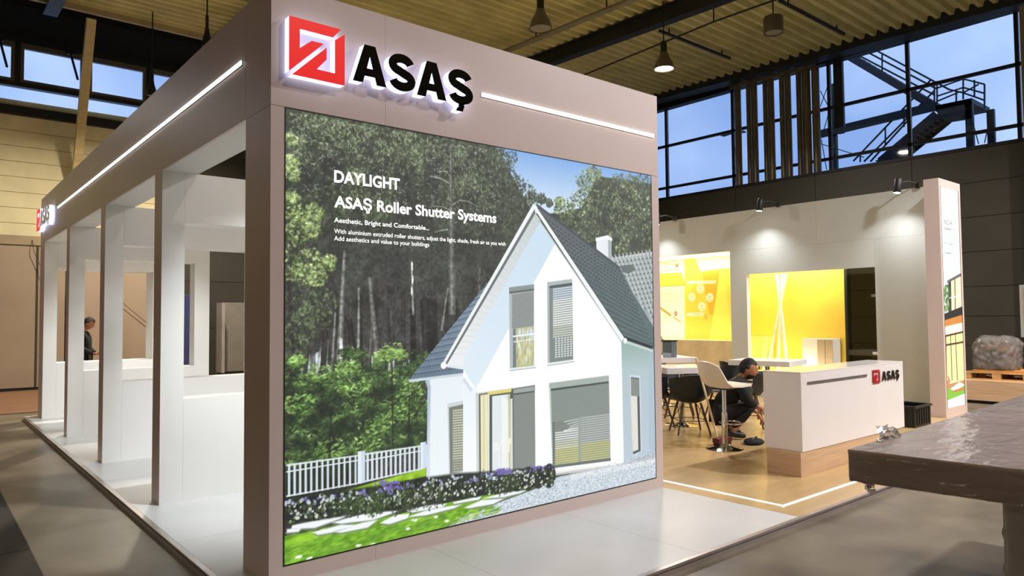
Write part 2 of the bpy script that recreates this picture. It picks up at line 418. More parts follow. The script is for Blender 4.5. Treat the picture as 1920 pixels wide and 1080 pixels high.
    for (x, y0, y1, w) in [(640, 635, 728, 2.6), (659, 650, 740, 2.6), (730, 680, 730, 2.4), (738, 668, 715, 1.8), (698, 668, 690, 1.4), (767, 675, 690, 1.4), (757, 680, 695, .9), (697, 697, 720, 1.2)]:
        P.fill(Q([(x - w, y0), (x + w, y0), (x + w * 1.2, y1), (x - w * .8, y1)]), (224, 232, 236), .95, 2)
    for (x, y) in [(773, 500), (774, 525), (772, 545)]:
        u, v = q1(x, y); P.dab(u, v, .008, .04, 0, (222, 224, 220), .9, .4)
    # thin arching branches
    for pts in [[(845, 330), (835, 321), (820, 322)], [(845, 345), (828, 335), (806, 330)], [(847, 385), (862, 375), (880, 378), (896, 388)], [(846, 395), (832, 388), (812, 386)], [(840, 430), (826, 432), (815, 436)]]:
        pq = Q(pts)
        for a_, b_ in zip(pq[:-1], pq[1:]): P.line(a_, b_, .009, (176, 178, 160), .7, 1.4)
    # leafy boughs at the left edge
    for (x, y, R) in [(548, 405, .1), (575, 410, .1), (590, 398, .07), (562, 435, .1), (585, 432, .06), (548, 490, .12), (580, 492, .11), (605, 496, .09), (618, 490, .05), (565, 515, .1), (595, 522, .07), (545, 305, .06), (548, 325, .06), (545, 262, .05), (548, 370, .05)]:
        u, v = q1(x, y); P.clump(u, v, R, 90, ((48, 62, 34), (112, 136, 72), (196, 214, 150)), .011, 1.8, .8)
    for (x, y, R) in [(560, 580, .16), (585, 600, .14), (550, 620, .15), (600, 570, .12), (545, 650, .12)]:
        u, v = q1(x, y); P.clump(u, v, R, 90, ((38, 46, 32), (72, 88, 58), (128, 144, 104)), .012, 1.8, .75)
    # young undergrowth: flat layered sprays
    base = Q([(534, 720), (620, 700), (700, 690), (800, 680), (815, 720), (815, 840), (534, 905)])
    P.fill(base, (36, 50, 34), .7, 26, n1 * 50)
    for k in range(330):
        x = 536 + 270 * r.rand(); yt = 668 + 22 * math.sin(x * .045) + (16 if x < 600 else 0)
        y = yt + (880 - (x - 536) * .18 - yt) * r.rand() ** .85
        f = r.rand(); lo = (y - yt) / 200.
        if f < .5: cols = ((18, 28, 16), (38, 58, 30), (70, 98, 54))
        elif f < .86: cols = ((22, 36, 18), (56, 84, 40), (108, 144, 76))
        else: cols = ((36, 60, 24), (92, 130, 58), (164, 198, 116))
        u, v = q1(x, y); P.clump(u, v, .045 + .05 * r.rand(), 26, cols, .009, 3.0, .75, .42, lean=.08)
    for k in range(40):
        x = 540 + 260 * r.rand(); y = 730 + 110 * r.rand(); u, v = q1(x, y); P.dab(u, v, .07, .045, .1, (20, 32, 22), .7, 0)
    for (x, y, R) in [(735, 660, .11), (748, 665, .08), (720, 668, .08), (665, 730, .12), (690, 835, .12), (705, 800, .13), (620, 845, .12), (560, 760, .12), (770, 740, .12), (745, 780, .13), (650, 690, .09), (600, 700, .1), (560, 675, .06)]:
        u, v = q1(x, y); P.clump(u, v, R, 70, ((44, 70, 26), (104, 146, 62), (176, 210, 124)), .009, 3.2, .8, .5, lean=.06)
    for (x0, y0, x1, y1) in [(735, 690, 737, 840), (768, 740, 766, 835), (676, 800, 672, 830), (622, 760, 618, 860)]:
        P.line(q1(x0, y0), q1(x1, y1), .012, (22, 24, 20), .7, 1.5)
    fine = fbm(sh, (150, 190), 21, 2) - .5; md_ = fbm(sh, (40, 50), 33, 3) - .5
    wk = np.clip((P.I[..., 0] + 34 - P.I[..., 2]) / 30., 0, 1)
    P.I = np.clip(P.I * (1 + (.75 * fine + .35 * md_) * wk)[..., None], 0, 255) * .95 + 13
    for k in range(900):
        x = 540 + 400 * r.rand(); y = 208 + (x - 535) * .19 + 150 * r.rand() ** 1.5; u, v = q1(x, y); P.dab(u, v, .016 * r.rand() + .006, .005, r.rand() * 3, (170, 182, 150) if r.rand() < .6 else (206, 214, 196), .5, .2)
    # ground behind the fence and lit grass strip
    P.fill(Q([(534, 880), (690, 850), (690, 910), (534, 940)]), (30, 42, 28), .75, 8, n2 * 60)
    P.fill(Q([(640, 922), (803, 876), (803, 892), (700, 915), (640, 930)]), (150, 196, 44), 1, 2, n2 * 90)
    # fence
    fw = (226, 234, 240)
    def rail(a, b, h0, h1): P.fill(Q([a, b, (b[0], b[1] + h1), (a[0], a[1] + h0)]), fw)
    def fence(x0, x1, t0, t1, b0, b1, n):
        for k in range(n):
            f = (k + .5) / n; x = x0 + (x1 - x0) * f; w = 2.3 - .5 * f * (x1 - x0) / 130
            yt = t0 + (t1 - t0) * f; yb = b0 + (b1 - b0) * f
            P.fill(Q([(x - w, yt), (x + w, yt), (x + w, yb), (x - w, yb)]), (216, 226, 234))
        rail((x0, t0), (x1, t1), 3.2, 2.6); rail((x0, t0 + 12.5), (x1, t1 + 9), 2.8, 2.2); rail((x0, b0 - 3), (x1, b1 - 3), 3, 2.4)
    fence(537, 672, 871, 853, 932, 908, 13); fence(685, 790, 850, 835, 904, 881, 12); fence(797, 803, 834, 833, 876, 875, 1)
    for (x0, x1, y0, y1) in [(671, 685, 845, 907), (788.5, 799, 828, 880)]:
        P.fill(Q([(x0, y0 + 2), (x1, y0), (x1, y1 - 2), (x0, y1)]), (206, 220, 236)); P.fill(Q([(x0, y0 + 2), ((x0 + x1) / 2, y0 + 1), ((x0 + x1) / 2, y1), (x0, y1)]), (228, 236, 244))
    # --- house: left wing
    P.grad(Q([(802, 706), (870, 694), (870, 893), (800, 905)]), (232, 240, 246), (240, 247, 250), q1(805, 710), q1(870, 890))
    P.grad(Q([(797, 714), (805, 712), (808, 725), (806, 902), (800, 902), (802, 728)]), (176, 192, 210), (216, 226, 238), q1(800, 800), q1(808, 800))
    roofL = Q([(766, 714), (836, 626), (920, 524), (935, 515), (836, 690), (870, 690), (870, 700)])
    P.grad(roofL, (106, 124, 142), (128, 146, 164), q1(800, 700), q1(900, 560), noise=n2 * 16)
    for k in range(1, 15):
        f = k / 15.; a_ = (766 + (920 - 766) * f, 714 + (524 - 714) * f); b_ = (870 - (870 - 935) * -f * 0 + (936 - 870) * f, 700 + (508 - 700) * f)
        pa, pb = Q([a_, b_]); m = 16
        for j in range(m):
            t0, t1 = j / m, (j + .62) / m
            P.line((pa[0] + (pb[0] - pa[0]) * t0, pa[1] + (pb[1] - pa[1]) * t0), (pa[0] + (pb[0] - pa[0]) * t1, pa[1] + (pb[1] - pa[1]) * t1 - .006), .011, (68, 84, 100), .8, 1.3)
            P.line((pa[0] + (pb[0] - pa[0]) * t0, pa[1] + .009 + (pb[1] - pa[1]) * t0), (pa[0] + (pb[0] - pa[0]) * t1, pa[1] + .009 + (pb[1] - pa[1]) * t1), .007, (156, 172, 188), .55, 1.3)
    P.fill(Q([(766, 712), (870, 699), (870, 704), (768, 717)]), (206, 218, 226))
    # wing window with slats
    P.fill(Q([(839, 757), (869, 751), (869, 885), (842, 890)]), (206, 214, 216)); P.fill(Q([(842, 764), (869, 758), (869, 883), (844, 888)]), (122, 126, 116))
    for k in range(25):
        y = 768 + k * 4.75; P.fill(Q([(849, y + 1), (869, y - 1.2), (869, y + 1.4), (849, y + 3.6)]), (206, 206, 182) if k < 20 else (176, 178, 158))
    # --- house: right hand return wall
    P.grad(Q([(1164, 636), (1232, 652), (1232, 850), (1170, 870)]), (178, 198, 200), (186, 204, 216), q1(1175, 650), q1(1220, 840))
    P.grad(Q([(1164, 636), (1232, 652), (1232, 690), (1165, 690)]), (152, 178, 172), (178, 198, 200), q1(1190, 650), q1(1190, 690), .9)
    P.fill(Q([(1216, 655), (1232, 655), (1232, 848), (1217, 850)]), (170, 190, 206), .6)
    P.fill(Q([(1181, 703), (1200.5, 704), (1203.5, 847), (1186, 856)]), (206, 220, 226)); P.fill(Q([(1183, 707), (1198.6, 709), (1201.4, 846), (1187, 852)]), (84, 92, 92))
    P.fill(Q([(1183, 709), (1198.4, 711), (1198.8, 743), (1183.5, 742)]), (136, 142, 138)); P.fill(Q([(1183.5, 742), (1195, 743), (1197, 843), (1187, 847)]), (226, 226, 216))
    # --- house: dark slate roof on the right and the sunlit roof behind it
    P.fill(Q([(1144, 485), (1232, 472), (1232, 625), (1160, 505)]), (158, 168, 168), 1, 1, n2 * 18)
    for j in range(15):
        for k in range(12):
            f = j / 15.; x = 1146 + k * 7.2 + (j % 2) * 3.6 - f * 4; y = 478 + j * 9.3 - (x - 1146) * .14
            if x < 1150 + (y - 488) * .62: continue
            P.line(q1(x, y), q1(x + 2.5, y + 7), .02, (206, 212, 210), .75, 1.6); P.line(q1(x + 4, y + 6), q1(x + 7.5, y + 5), .012, (84, 94, 96), .85, 1.4)
    for k in range(13): P.fill(Q([(1146 + k * 6.6, 483 - k * .95), (1151 + k * 6.6, 482 - k * .95), (1151 + k * 6.6, 486.5 - k * .95), (1146 + k * 6.6, 487.5 - k * .95)]), (196, 204, 204))
    P.fill(Q([(1163, 498), (1186, 496), (1192, 505), (1178, 514), (1166, 508)]), (96, 108, 110), .9)
    P.grad(Q([(1118, 447), (1141, 442), (1141, 488), (1119, 474)]), (236, 240, 242), (226, 232, 236), q1(1120, 460), q1(1141, 460))
    P.fill(Q([(1140, 443), (1147, 450), (1147, 492), (1141, 488)]), (168, 180, 184)); P.fill(Q([(1117, 446), (1140, 441), (1148, 447), (1148, 452), (1140, 449), (1117, 452)]), (244, 246, 248))
    roofR = Q([(1002, 386), (1008, 384), (1163, 503), (1190, 555), (1224, 612), (1232, 655), (1221, 652), (1170, 634)])
    P.grad(roofR, (92, 100, 106), (92, 114, 114), q1(1060, 420), q1(1200, 640), noise=n2 * 12)
    for k in range(1, 17):
        f = k / 17.; a_ = (1003 + 167 * f, 388 + 246 * f); e = (1163 + 66 * f, 503 + 152 * f); pa, pb = Q([a_, e]); m = 22
        for j in range(m):
            t0, t1 = j / m, (j + .55) / m
            P.line((pa[0] + (pb[0] - pa[0]) * t0, pa[1] + (pb[1] - pa[1]) * t0), (pa[0] + (pb[0] - pa[0]) * t1, pa[1] + (pb[1] - pa[1]) * t1), .014, (56, 66, 72), .75, 1.6)
            P.line((pa[0] + (pb[0] - pa[0]) * t0, pa[1] - .014 + (pb[1] - pa[1]) * t0), (pa[0] + (pb[0] - pa[0]) * t1, pa[1] - .014 + (pb[1] - pa[1]) * t1), .008, (122, 136, 138), .4, 1.6)
    P.line(q1(1006, 384), q1(1163, 503), .022, (66, 76, 84), .9); P.line(q1(1170, 633), q1(1224, 652), .03, (44, 52, 54), 1)
    P.line(q1(1170, 640), q1(1224, 658), .02, (206, 216, 214), .9)
    # --- house: front gable
    white = (253, 254, 254)
    P.fill(Q([(869, 670), (1013, 415), (1165, 638), (1170, 869), (1041, 888), (868, 900)]), white)
    P.grad(Q([(868, 690), (868, 672), (1012, 416), (1041, 457), (893, 728), (889, 728)]), (204, 224, 240), (222, 236, 246), q1(1000, 450), q1(880, 700))
    P.grad(Q([(869, 700), (886, 720), (897, 735), (894, 890), (869, 898)]), (232, 241, 248), (248, 251, 253), q1(870, 700), q1(890, 890), .9)
    P.line(q1(869, 700), q1(890, 729), .02, (250, 252, 253)); P.line(q1(869, 711), q1(885, 733), .025, (206, 220, 232), .9)
    P.grad(Q([(1003, 398), (1014, 413), (869, 672), (869, 690), (836, 685)]), (200, 208, 210), (236, 240, 242), q1(1004, 410), q1(850, 685))
    for k in range(24):
        f = k / 24.; P.line(q1(1003 - 160 * f, 400 + 275 * f), q1(1012 - 145 * f, 418 + 256 * f), .004, (182, 190, 192), .4)
    P.fill(Q([(1002, 390), (1004, 400), (838, 684), (834, 680)]), (104, 114, 114))
    P.fill(Q([(1000, 382), (1003, 391), (836, 680), (832, 677)]), (240, 244, 244))
    P.fill(Q([(1000, 382), (1006, 386), (1171, 634), (1165, 640), (1003, 393)]), (242, 246, 246)); P.line(q1(1010, 411), q1(1165, 640), .012, (178, 190, 188), .8)
    P.line(q1(1008, 389), q1(1171, 632), .011, (70, 78, 80), .9)
    P.fill(Q([(836, 683), (869, 688), (869, 693), (834, 688)]), (226, 234, 238))
    for (x, y) in [(832, 685), (1172.5, 639)]:
        u, v = q1(x, y); P.dab(u, v, .026, .026, 0, (250, 252, 252), 1, .85)
    # upper left window
    def quad(p0, p1, p2, p3, col, **k): P.fill(Q([p0, p1, p2, p3]), col, **k)
    quad((954.5, 539), (1001.5, 533), (1001.5, 688), (956, 692), (178, 188, 190)); quad((954.5, 539), (1001.5, 533), (1001.5, 543), (955, 550), (140, 150, 150)); quad((955, 547), (1001.5, 541), (1001.5, 545), (955, 551), (96, 106, 106))
    quad((960, 552), (1001, 546), (1001, 612), (960.5, 617), (150, 156, 154))
    for k in range(17): P.line(q1(960, 555 + k * 3.7), q1(1001, 549 + k * 3.7), .006, (122, 130, 128), .7)
    quad((962, 617), (968, 616), (969, 688), (962, 690), (112, 124, 132)); quad((967, 616), (1001, 611.5), (1001.5, 687), (968, 690), (186, 190, 142))
    for k in range(70):
        x = 970 + 30 * r.rand(); y = 618 + 66 * r.rand(); u, v = q1(x, y)
        c = [(206, 204, 120), (150, 160, 96), (232, 236, 228), (170, 150, 96)][r.randint(4)] if y > 634 else [(226, 236, 244), (190, 198, 190), (210, 224, 236)][r.randint(3)]
        P.dab(u, v, .012, .03, 0, c, .7, .3)
    for k in range(9): P.line(q1(972 + k * 3.2, 642), q1(972 + k * 3.2, 684), .007, (240, 244, 240), .55)
    P.line(q1(962, 631), q1(1001, 626), .012, (246, 248, 248)); P.line(q1(963, 641), q1(1001, 636), .009, (240, 244, 244), .9)
    quad((955, 691), (1005, 685), (1005.5, 688.5), (956, 695), (238, 242, 242)); P.line(q1(956, 695), q1(1005, 689), .008, (166, 176, 178), .9)
    # upper right window with open slats
    quad((1026, 529), (1073, 523), (1075, 677), (1027, 684), (176, 186, 186)); quad((1030, 540), (1073, 534), (1074.5, 674), (1031, 680), (128, 138, 136)); quad((1030, 536), (1073, 530), (1073, 535), (1030, 541), (82, 92, 92))
    for k in range(31):
        y = 541.5 + k * 4.25; c = (206, 218, 236) if k < 5 else (240, 243, 240) if k < 17 else (206, 212, 196)
        if k < 22: quad((1037, y), (1073.5, y - 5), (1073.5, y - 2.6), (1037, y + 2.5), c)
        else:
            for j in range(6): quad((1041 + j * 5.6, y - .4 - j * .7), (1044.6 + j * 5.6, y - .8 - j * .7), (1044.6 + j * 5.6, y + 1.4 - j * .7), (1041 + j * 5.6, y + 1.8 - j * .7), (236, 240, 236))
    quad((1026, 681), (1077, 674), (1078, 677), (1027, 685), (240, 243, 243)); P.line(q1(1027, 685.5), q1(1077, 678), .008, (160, 172, 174), .9)
    # terrace door and shutter
    quad((892, 737), (1003, 722), (1004, 884), (894, 890), (206, 212, 208)); quad((898, 739), (1003, 722), (1003.5, 880), (899, 890), (92, 98, 92))
    quad((901, 741), (914, 739), (914, 890), (902, 890), (236, 232, 192)); quad((906, 740), (909, 740), (909, 890), (906, 890), (216, 212, 160)); quad((914, 738), (918, 737), (918, 890), (914, 890), (232, 232, 222))
    quad((918, 738), (960, 731), (960, 884), (918, 890), (84, 90, 84)); quad((915, 735), (959, 729), (959, 735), (915, 741), (226, 212, 120)); quad((923, 743), (953, 739), (954, 884), (923, 890), (226, 234, 236))
    quad((940, 741), (953, 752), (954, 884), (942, 886), (240, 244, 244)); quad((953.5, 739), (956.5, 738), (957, 884), (954, 884), (214, 208, 150)); quad((957, 748), (961, 747), (962, 884), (957, 884), (222, 226, 226))
    for k in range(4): P.line(q1(925, 833 + k * 4), q1(934, 831 + k * 4), .009, (250, 251, 251), .9)
    P.line(q1(934, 845), q1(943, 824), .01, (250, 251, 251), .9); P.line(q1(936, 848), q1(936, 878), .008, (248, 250, 250), .8)
    quad((949, 823), (959, 821), (959, 831), (956, 833), (244, 240, 214)); quad((950, 830), (956, 829), (956, 848), (950, 850), (244, 240, 214)); P.line(q1(952, 850), q1(949, 872), .008, (232, 226, 196), .9)
    quad((963, 730), (1002, 724), (1002, 735), (963, 741), (158, 166, 162)); quad((963, 738), (1002, 733), (1002, 736), (963, 741), (72, 80, 78)); quad((963, 741), (1003, 735), (1004, 876), (964, 884), (138, 145, 140))
    for k in range(38): P.line(q1(963.5, 744 + k * 3.7), q1(1003, 738 + k * 3.7), .005, (114, 122, 118), .6)
    # big window, shutter half way down
    quad((1029, 718), (1142, 703.5), (1145.5, 864), (1036, 878), (196, 206, 200)); quad((1033, 730), (1141.5, 716), (1144, 861), (1037, 873), (128, 136, 130)); quad((1029.5, 719), (1141.5, 704.5), (1141.5, 717), (1032, 730), (166, 178, 172))
    quad((1033, 729), (1141.5, 715), (1141.5, 718), (1033, 733), (66, 76, 74)); quad((1034, 733), (1141.8, 719), (1142.5, 776), (1035, 792), (140, 149, 144))
    for k in range(15): P.line(q1(1034, 735 + k * 4), q1(1142, 721 + k * 3.9), .005, (118, 128, 124), .6)
    quad((1042, 838), (1144, 824), (1144, 860), (1042, 872), (150, 154, 116))
    for k in range(20):
        y = 789 + k * 4.2; f = k / 20.
        c = (238, 242, 240) if k < 9 else (226, 230, 204) if k < 13 else (206, 208, 150)
        x0 = 1041 if k > 4 else 1054 + 14 * r.rand()
        quad((x0, y + 1), (1085, y - 4.6), (1085, y - 2.4), (x0, y + 3.2), c, a=.95 if k > 3 else .6)
        quad((1090, y - 6), (1143.6, y - 13), (1143.7, y - 11), (1090, y - 3.8), (206, 214, 214) if k < 12 else (206, 208, 156), a=.8)
    for k in range(16): quad((1036.5, 792 + k * 5), (1040, 791.5 + k * 5), (1040, 794 + k * 5), (1036.5, 794.5 + k * 5), (86, 94, 90))
    quad((1085.5, 782), (1089.5, 781), (1090.5, 868), (1086.5, 868.5), (158, 166, 162)); quad((1037, 872), (1145, 859), (1145.5, 864), (1037, 878), (104, 114, 110)); P.line(q1(1097, 786), q1(1098, 832), .006, (150, 158, 156), .8)
    P.fill(Q([(1036, 884), (1170, 868), (1170, 874), (1040, 892)]), (228, 232, 226), .8, 2)
    # --- garden in front
    P.fill(Q([(1020, 905), (1050, 893), (1110, 882), (1170, 868), (1232, 846), (1232, 905), (1020, 930)]), (196, 206, 212))
    grav = Q([(825, 996), (870, 968), (920, 948), (1000, 918), (1060, 893), (1120, 882), (1180, 871), (1233, 860), (1233, 900), (840, 992)])
    P.fill(Q([(1170, 869), (1232, 846), (1232, 862), (1180, 872)]), (170, 182, 188), 1, 2, n3 * 40)
    P.fill(grav, (198, 210, 220), 1, 2, n3 * 92)
    P.fill(Q([(1070, 889), (1232, 858), (1232, 868), (1070, 899)]), (238, 241, 243), .6, 8, n3 * 40)
    for k in range(500):
        x = 850 + 380 * r.rand(); y = 985 - (x - 840) * .24 - 40 * r.rand() * (x - 820) / 300.; u, v = q1(x, y)
        P.dab(u, v, .012, .006, 0, (244, 247, 250) if r.rand() < .6 else (140, 154, 170), .55, .3)
    lawn = Q([(534, 1005), (600, 995), (700, 975), (830, 945), (920, 925), (985, 915), (1010, 912), (935, 940), (870, 968), (833, 990), (537, 1066), (534, 1066)])
    P.grad(lawn, (112, 170, 36), (132, 190, 46), q1(600, 1040), q1(800, 960), noise=n1 * 60 + n2 * 40 + n3 * 14)
    for k in range(700):
        x = 536 + 400 * r.rand(); y = 1060 - (x - 536) * .245 - 62 * r.rand() * (1 - (x - 536) / 520.); u, v = q1(x, y)
        if r.rand() < .5: P.dab(u, v, .03, .008, .12, (172, 222, 70), .4, .1)
        else: P.dab(u, v, .03, .009, .12, (74, 124, 26), .35, .1)
    for (x, y, w) in [(600, 1000, .2), (680, 985, .16), (560, 1010, .14)]:
        u, v = q1(x, y); P.dab(u, v, w, .03, .16, (178, 232, 62), .6, 0)
    for (x, y, w) in [(700, 1010, .3), (790, 985, .24), (620, 1035, .2)]:
        u, v = q1(x, y); P.dab(u, v, w, .035, .18, (88, 136, 40), .5, 0)
    stones = [[(548, 985), (600, 974), (672, 961), (640, 972), (590, 990), (546, 992)], [(538, 992), (565, 991), (560, 997), (538, 999)], [(622, 980), (690, 961), (752, 957), (700, 975), (640, 982)], [(586, 998), (640, 984), (672, 984), (620, 999), (596, 1003)],
              [(628, 998), (680, 980), (708, 975), (690, 989), (640, 999)], [(712, 981), (740, 966), (768, 963), (764, 972), (730, 983)], [(762, 957), (800, 948), (838, 944), (830, 951), (772, 961)], [(762, 970), (800, 957), (870, 944), (852, 953), (800, 966)], [(848, 942), (905, 929), (898, 937), (852, 945)], [(870, 952), (905, 937), (955, 930), (925, 945), (880, 953)], [(905, 935), (950, 922), (990, 918), (975, 925), (945, 932)]]
    for s_ in stones:
        P.fill([(a_, b_ - .012) for a_, b_ in Q(s_)], (120, 138, 116), .8, 2); P.fill(Q(s_), (242, 247, 249), 1, 2)
    for (x, y) in [(560, 1043), (580, 1046), (672, 1022), (765, 990), (816, 968), (838, 976), (776, 974), (560, 1043.5), (700, 1020)]:
        for k in range(4):
            u, v = q1(x + 8 * r.rand() - 4, y + 2 * r.rand()); P.dab(u, v, .016, .007, .3, (244, 250, 240), .9, .4)
    # flower hedge
    hedge = Q([(537, 938), (580, 927), (640, 915), (720, 903), (800, 890), (860, 882), (900, 880), (960, 876), (1000, 872), (1034, 870), (1041, 884), (1036, 905), (985, 918), (900, 930), (820, 942), (740, 956), (640, 968), (560, 980), (537, 984)])
    for k in range(26):
        x = 540 + 19.6 * k; u, v = q1(x, 938 - (x - 537) * .136 + 24); P.dab(u, v + .012, .075, .066 + .02 * r.rand() + .00004 * (x - 537), 0, (36, 44, 38), 1, .8)
    P.fill([(a_, b_ - (.02 if k_ < 10 else 0)) for k_, (a_, b_) in enumerate(hedge)], (36, 44, 38), 1, 5, n2 * 50)
    for k in range(950):
        x = 536 + 504 * r.rand(); f = r.rand(); yt = 938 - (x - 537) * .136 + 4 * math.sin(x * .13) + 2.5 * math.sin(x * .31); h = 41 - (x - 537) * .01; y = yt + h * f; u, v = q1(x, y)
        z = .011 * (.6 + .8 * r.rand())
        if f < .3 and r.rand() < .62: c = (126, 118, 184) if (680 < x < 790 or x > 880 and r.rand() < .6) or r.rand() < .35 else (196, 204, 222)
        elif r.rand() < .36: c = (226, 230, 222)
        elif r.rand() < .4: c = (74, 96, 52)
        else: c = (26, 36, 30)
        P.dab(u, v, z, z * (.8 + .5 * r.rand()), r.rand() * 3, c, .85, .4)
    for (x, y, R) in [(650, 945, .1), (668, 948, .08), (690, 940, .09), (715, 942, .08), (755, 934, .13), (770, 936, .11), (812, 928, .12), (945, 905, .12), (960, 902, .1), (700, 955, .06)]:
        u, v = q1(x, y); P.clump(u, v, R, 90, ((26, 36, 24), (54, 74, 40), (104, 128, 72)), .008, 2, .8)
    for (x, y) in [(720, 905), (735, 903), (930, 886), (950, 884), (940, 880), (1010, 874), (745, 912)]:
        for k in range(14):
            u, v = q1(x + 12 * r.randn(), y + 4 * r.rand()); P.dab(u, v, .011, .011, 0, (122, 104, 190), .8, .3)
    return P
# ================================================================== the hall
Z_CEIL = lambda y: 8.95 + .028 * y
CONC = mat('hall_concrete', (112, 104, 89), .34, var=.24, vs=1.2, det=6, rvar=.1, spec=.3)
fl = struct(obj('floor', B(-14, 24, -16, 20, -.2, 0), CONC))
# trapezoid roof sheet, ribs along x
SHEET = mat('ceiling_sheet', (206, 200, 142), .6, var=.08, vs=1.2)
bm = bmesh.new(); prof = []; y = -16.0; pitch = .31
while y < 15.7:
    prof += [(y, 0), (y + .1, 0), (y + .13, .13), (y + .28, .13)]; y += pitch
prof.append((y, 0))
ra = [bm.verts.new((-14, a, Z_CEIL(a) + b)) for a, b in prof]; rb_ = [bm.verts.new((18.9, a, Z_CEIL(a) + b)) for a, b in prof]
for i in range(len(prof) - 1): bm.faces.new([ra[i], rb_[i], rb_[i + 1], ra[i + 1]])
tc_ = [bm.verts.new(p) for p in [(-14, -16, 9.8), (18.2, -16, 9.8), (18.2, y, 9.8), (-14, y, 9.8)]]; bm.faces.new(tc_)
struct(obj('ceiling', bm, SHEET))
# roof steel
def hang(y, d): return Z_CEIL(y) - d
def roof_beam(n, x, y0, y1, w, h):
    bm = bmesh.new(); z0, z1 = hang(y0, h / 2), hang(y1, h / 2)
    beam(bm, (x, y0, z0), (x, y1, z1), w * .22, h); beam(bm, (x, y0, z0 - h / 2), (x, y1, z1 - h / 2), w, .035); beam(bm, (x, y0, z0 + h / 2 - .02), (x, y1, z1 + h / 2 - .02), w, .035)
    return struct(obj(n, bm, STEEL))
roof_beam('trim_1', 12.15, -15.9, 15.6, .26, .4); roof_beam('trim_2', 4.6, -15.9, 15.6, .26, .4); roof_beam('trim_3', .75, -15.9, 15.9, .3, .34); roof_beam('trim_4', -6, -15.9, 15.6, .26, .4)
pp = thing('ceiling_pipe', 'long grey pipe hung under the corrugated ceiling beside the unlit lamp', 'pipe', (10.8, 2, hang(2, .35)))
obj('pipe', tubes(([(10.85, -12, hang(-12, .3)), (10.65, 15.5, hang(15.5, .3))], .07)), mat('grey_pipe', (138, 132, 112), .5, .2), pp, 40)
for yy in (-9, -4, 1, 4.5, 7, 9.5, 12): obj('hanger', tubes(([(10.78, yy, hang(yy, .3)), (10.78, yy, hang(yy, -.03))], .02), n=6), STEEL, pp)
cb = thing('ceiling_cable', 'thin dark cable strung beneath the ceiling near the lit lamp', 'cable', (13, 2, hang(2, .45)))
obj('cable', tubes(([(12.4, -8, hang(-8, .5)), (12.75, 5.4, hang(5.4, .5)), (13.4, 11, hang(11, .5))], .022), n=6), BLACKM, cb)
obj('hook', tubes(([(12.75, 5.4, hang(5.4, .5)), (12.75, 5.4, hang(5.4, 0))], .018), n=6), BLACKM, cb)
for k, (x, y0) in enumerate([(14.6, 7.2), (15.2, 4.2), (13.8, 2.4)]):
    r_ = thing('lighting_rail', ['grey lighting rail above the lit lamp', 'short grey ceiling rail nearest the upper right glazing', 'grey ceiling rail between steel beam and drum lamp'][k], 'rail', (x, y0, hang(y0, .12)), 'ceiling lighting rails')
    obj('rail', B(x - 1.6, x + 1.6, y0 - .03, y0 + .03, hang(y0, .16), hang(y0, .1)), STEEL, r_)
    for dx in (-1.2, 1.2): obj('bracket', B(x + dx - .015, x + dx + .015, y0 - .015, y0 + .015, hang(y0, .1), hang(y0, -.01)), STEEL, r_)
# ---- right hand hall wall: dark panels, glazing above
DARKP = mat('dark_panel', (62, 60, 50), .5, var=.06, vs=.8)
wr_ = empty_struct('wall_right', (18.2, 8, 0))
struct(wr_)
obj('backing', B((18.3, 18.45, -16, 2.15, 0, 5.66), (18.3, 18.45, 3.2, 18, 0, 5.66), (18.3, 18.45, 2.15, 3.2, 2.27, 5.66)), BLACKM, wr_)
py = [-16 + 2.6 * k for k in range(14)]; py = [y for y in py if y < 18]
for i, y0 in enumerate([-14.6, -12, -9.4, -6.8, -4.2, -1.6, .72, 3.2, 5.8, 8.4, 11, 13.6, 16.2]):
    y1 = [-12, -9.4, -6.8, -4.2, -1.6, .72, 3.2, 5.8, 8.4, 11, 13.6, 16.2, 18][i]
    for z0, z1 in [(0, .86), (.86, 1.58), (1.58, 2.3), (2.3, 3.15), (3.15, 4.0), (4.0, 4.85), (4.85, 5.66)]:
        if y0 == .72 and z1 <= 2.3:
            obj('panel', B(18.2, 18.3, .726, 2.14, z0 + .006, z1 - .006), DARKP, wr_)
        else: obj('panel', B(18.2, 18.3, y0 + .006, y1 - .006, z0 + .006, z1 - .006), DARKP, wr_)
obj('sill', B(18.18, 18.3, -16, 18, 5.66, 5.7), STEEL, wr_)
# doorway with a lit room behind
YELW = mat('warm_room_paint', (236, 206, 120), .6)
rm = thing('side_room', 'bright yellow painted room seen through the far doorway by the pallets', 'room', (19.4, 2.7, 0))
obj('back_wall', B(20.4, 20.5, 1.6, 3.8, 0, 2.6), YELW, rm); obj('side_wall', B((18.5, 20.4, 1.5, 1.6, 0, 2.6), (18.5, 20.4, 3.8, 3.9, 0, 2.6)), YELW, rm); obj('room_ceiling', B(18.5, 20.5, 1.5, 3.9, 2.6, 2.7), WHITE_IN, rm)
obj('cabinet', B(20.0, 20.38, 2.55, 3.2, 0, .95), mat('pale_green_enamel', (150, 170, 140), .4), rm); obj('red_box', B(20.05, 20.3, 2.6, 2.9, .95, 1.15), mat('red_card', (170, 30, 36), .5), rm)
obj('ceiling_tube', B(19.2, 19.3, 2.2, 3.2, 2.55, 2.59), glow('warm_tube', (255, 226, 170), 6), rm)
lamp('room_light', 'AREA', (19.25, 2.7, 2.5), 60, (1, .82, .5), rm, (19.25, 2.7, 0), shape='RECTANGLE', size=.3, size_y=1.2)
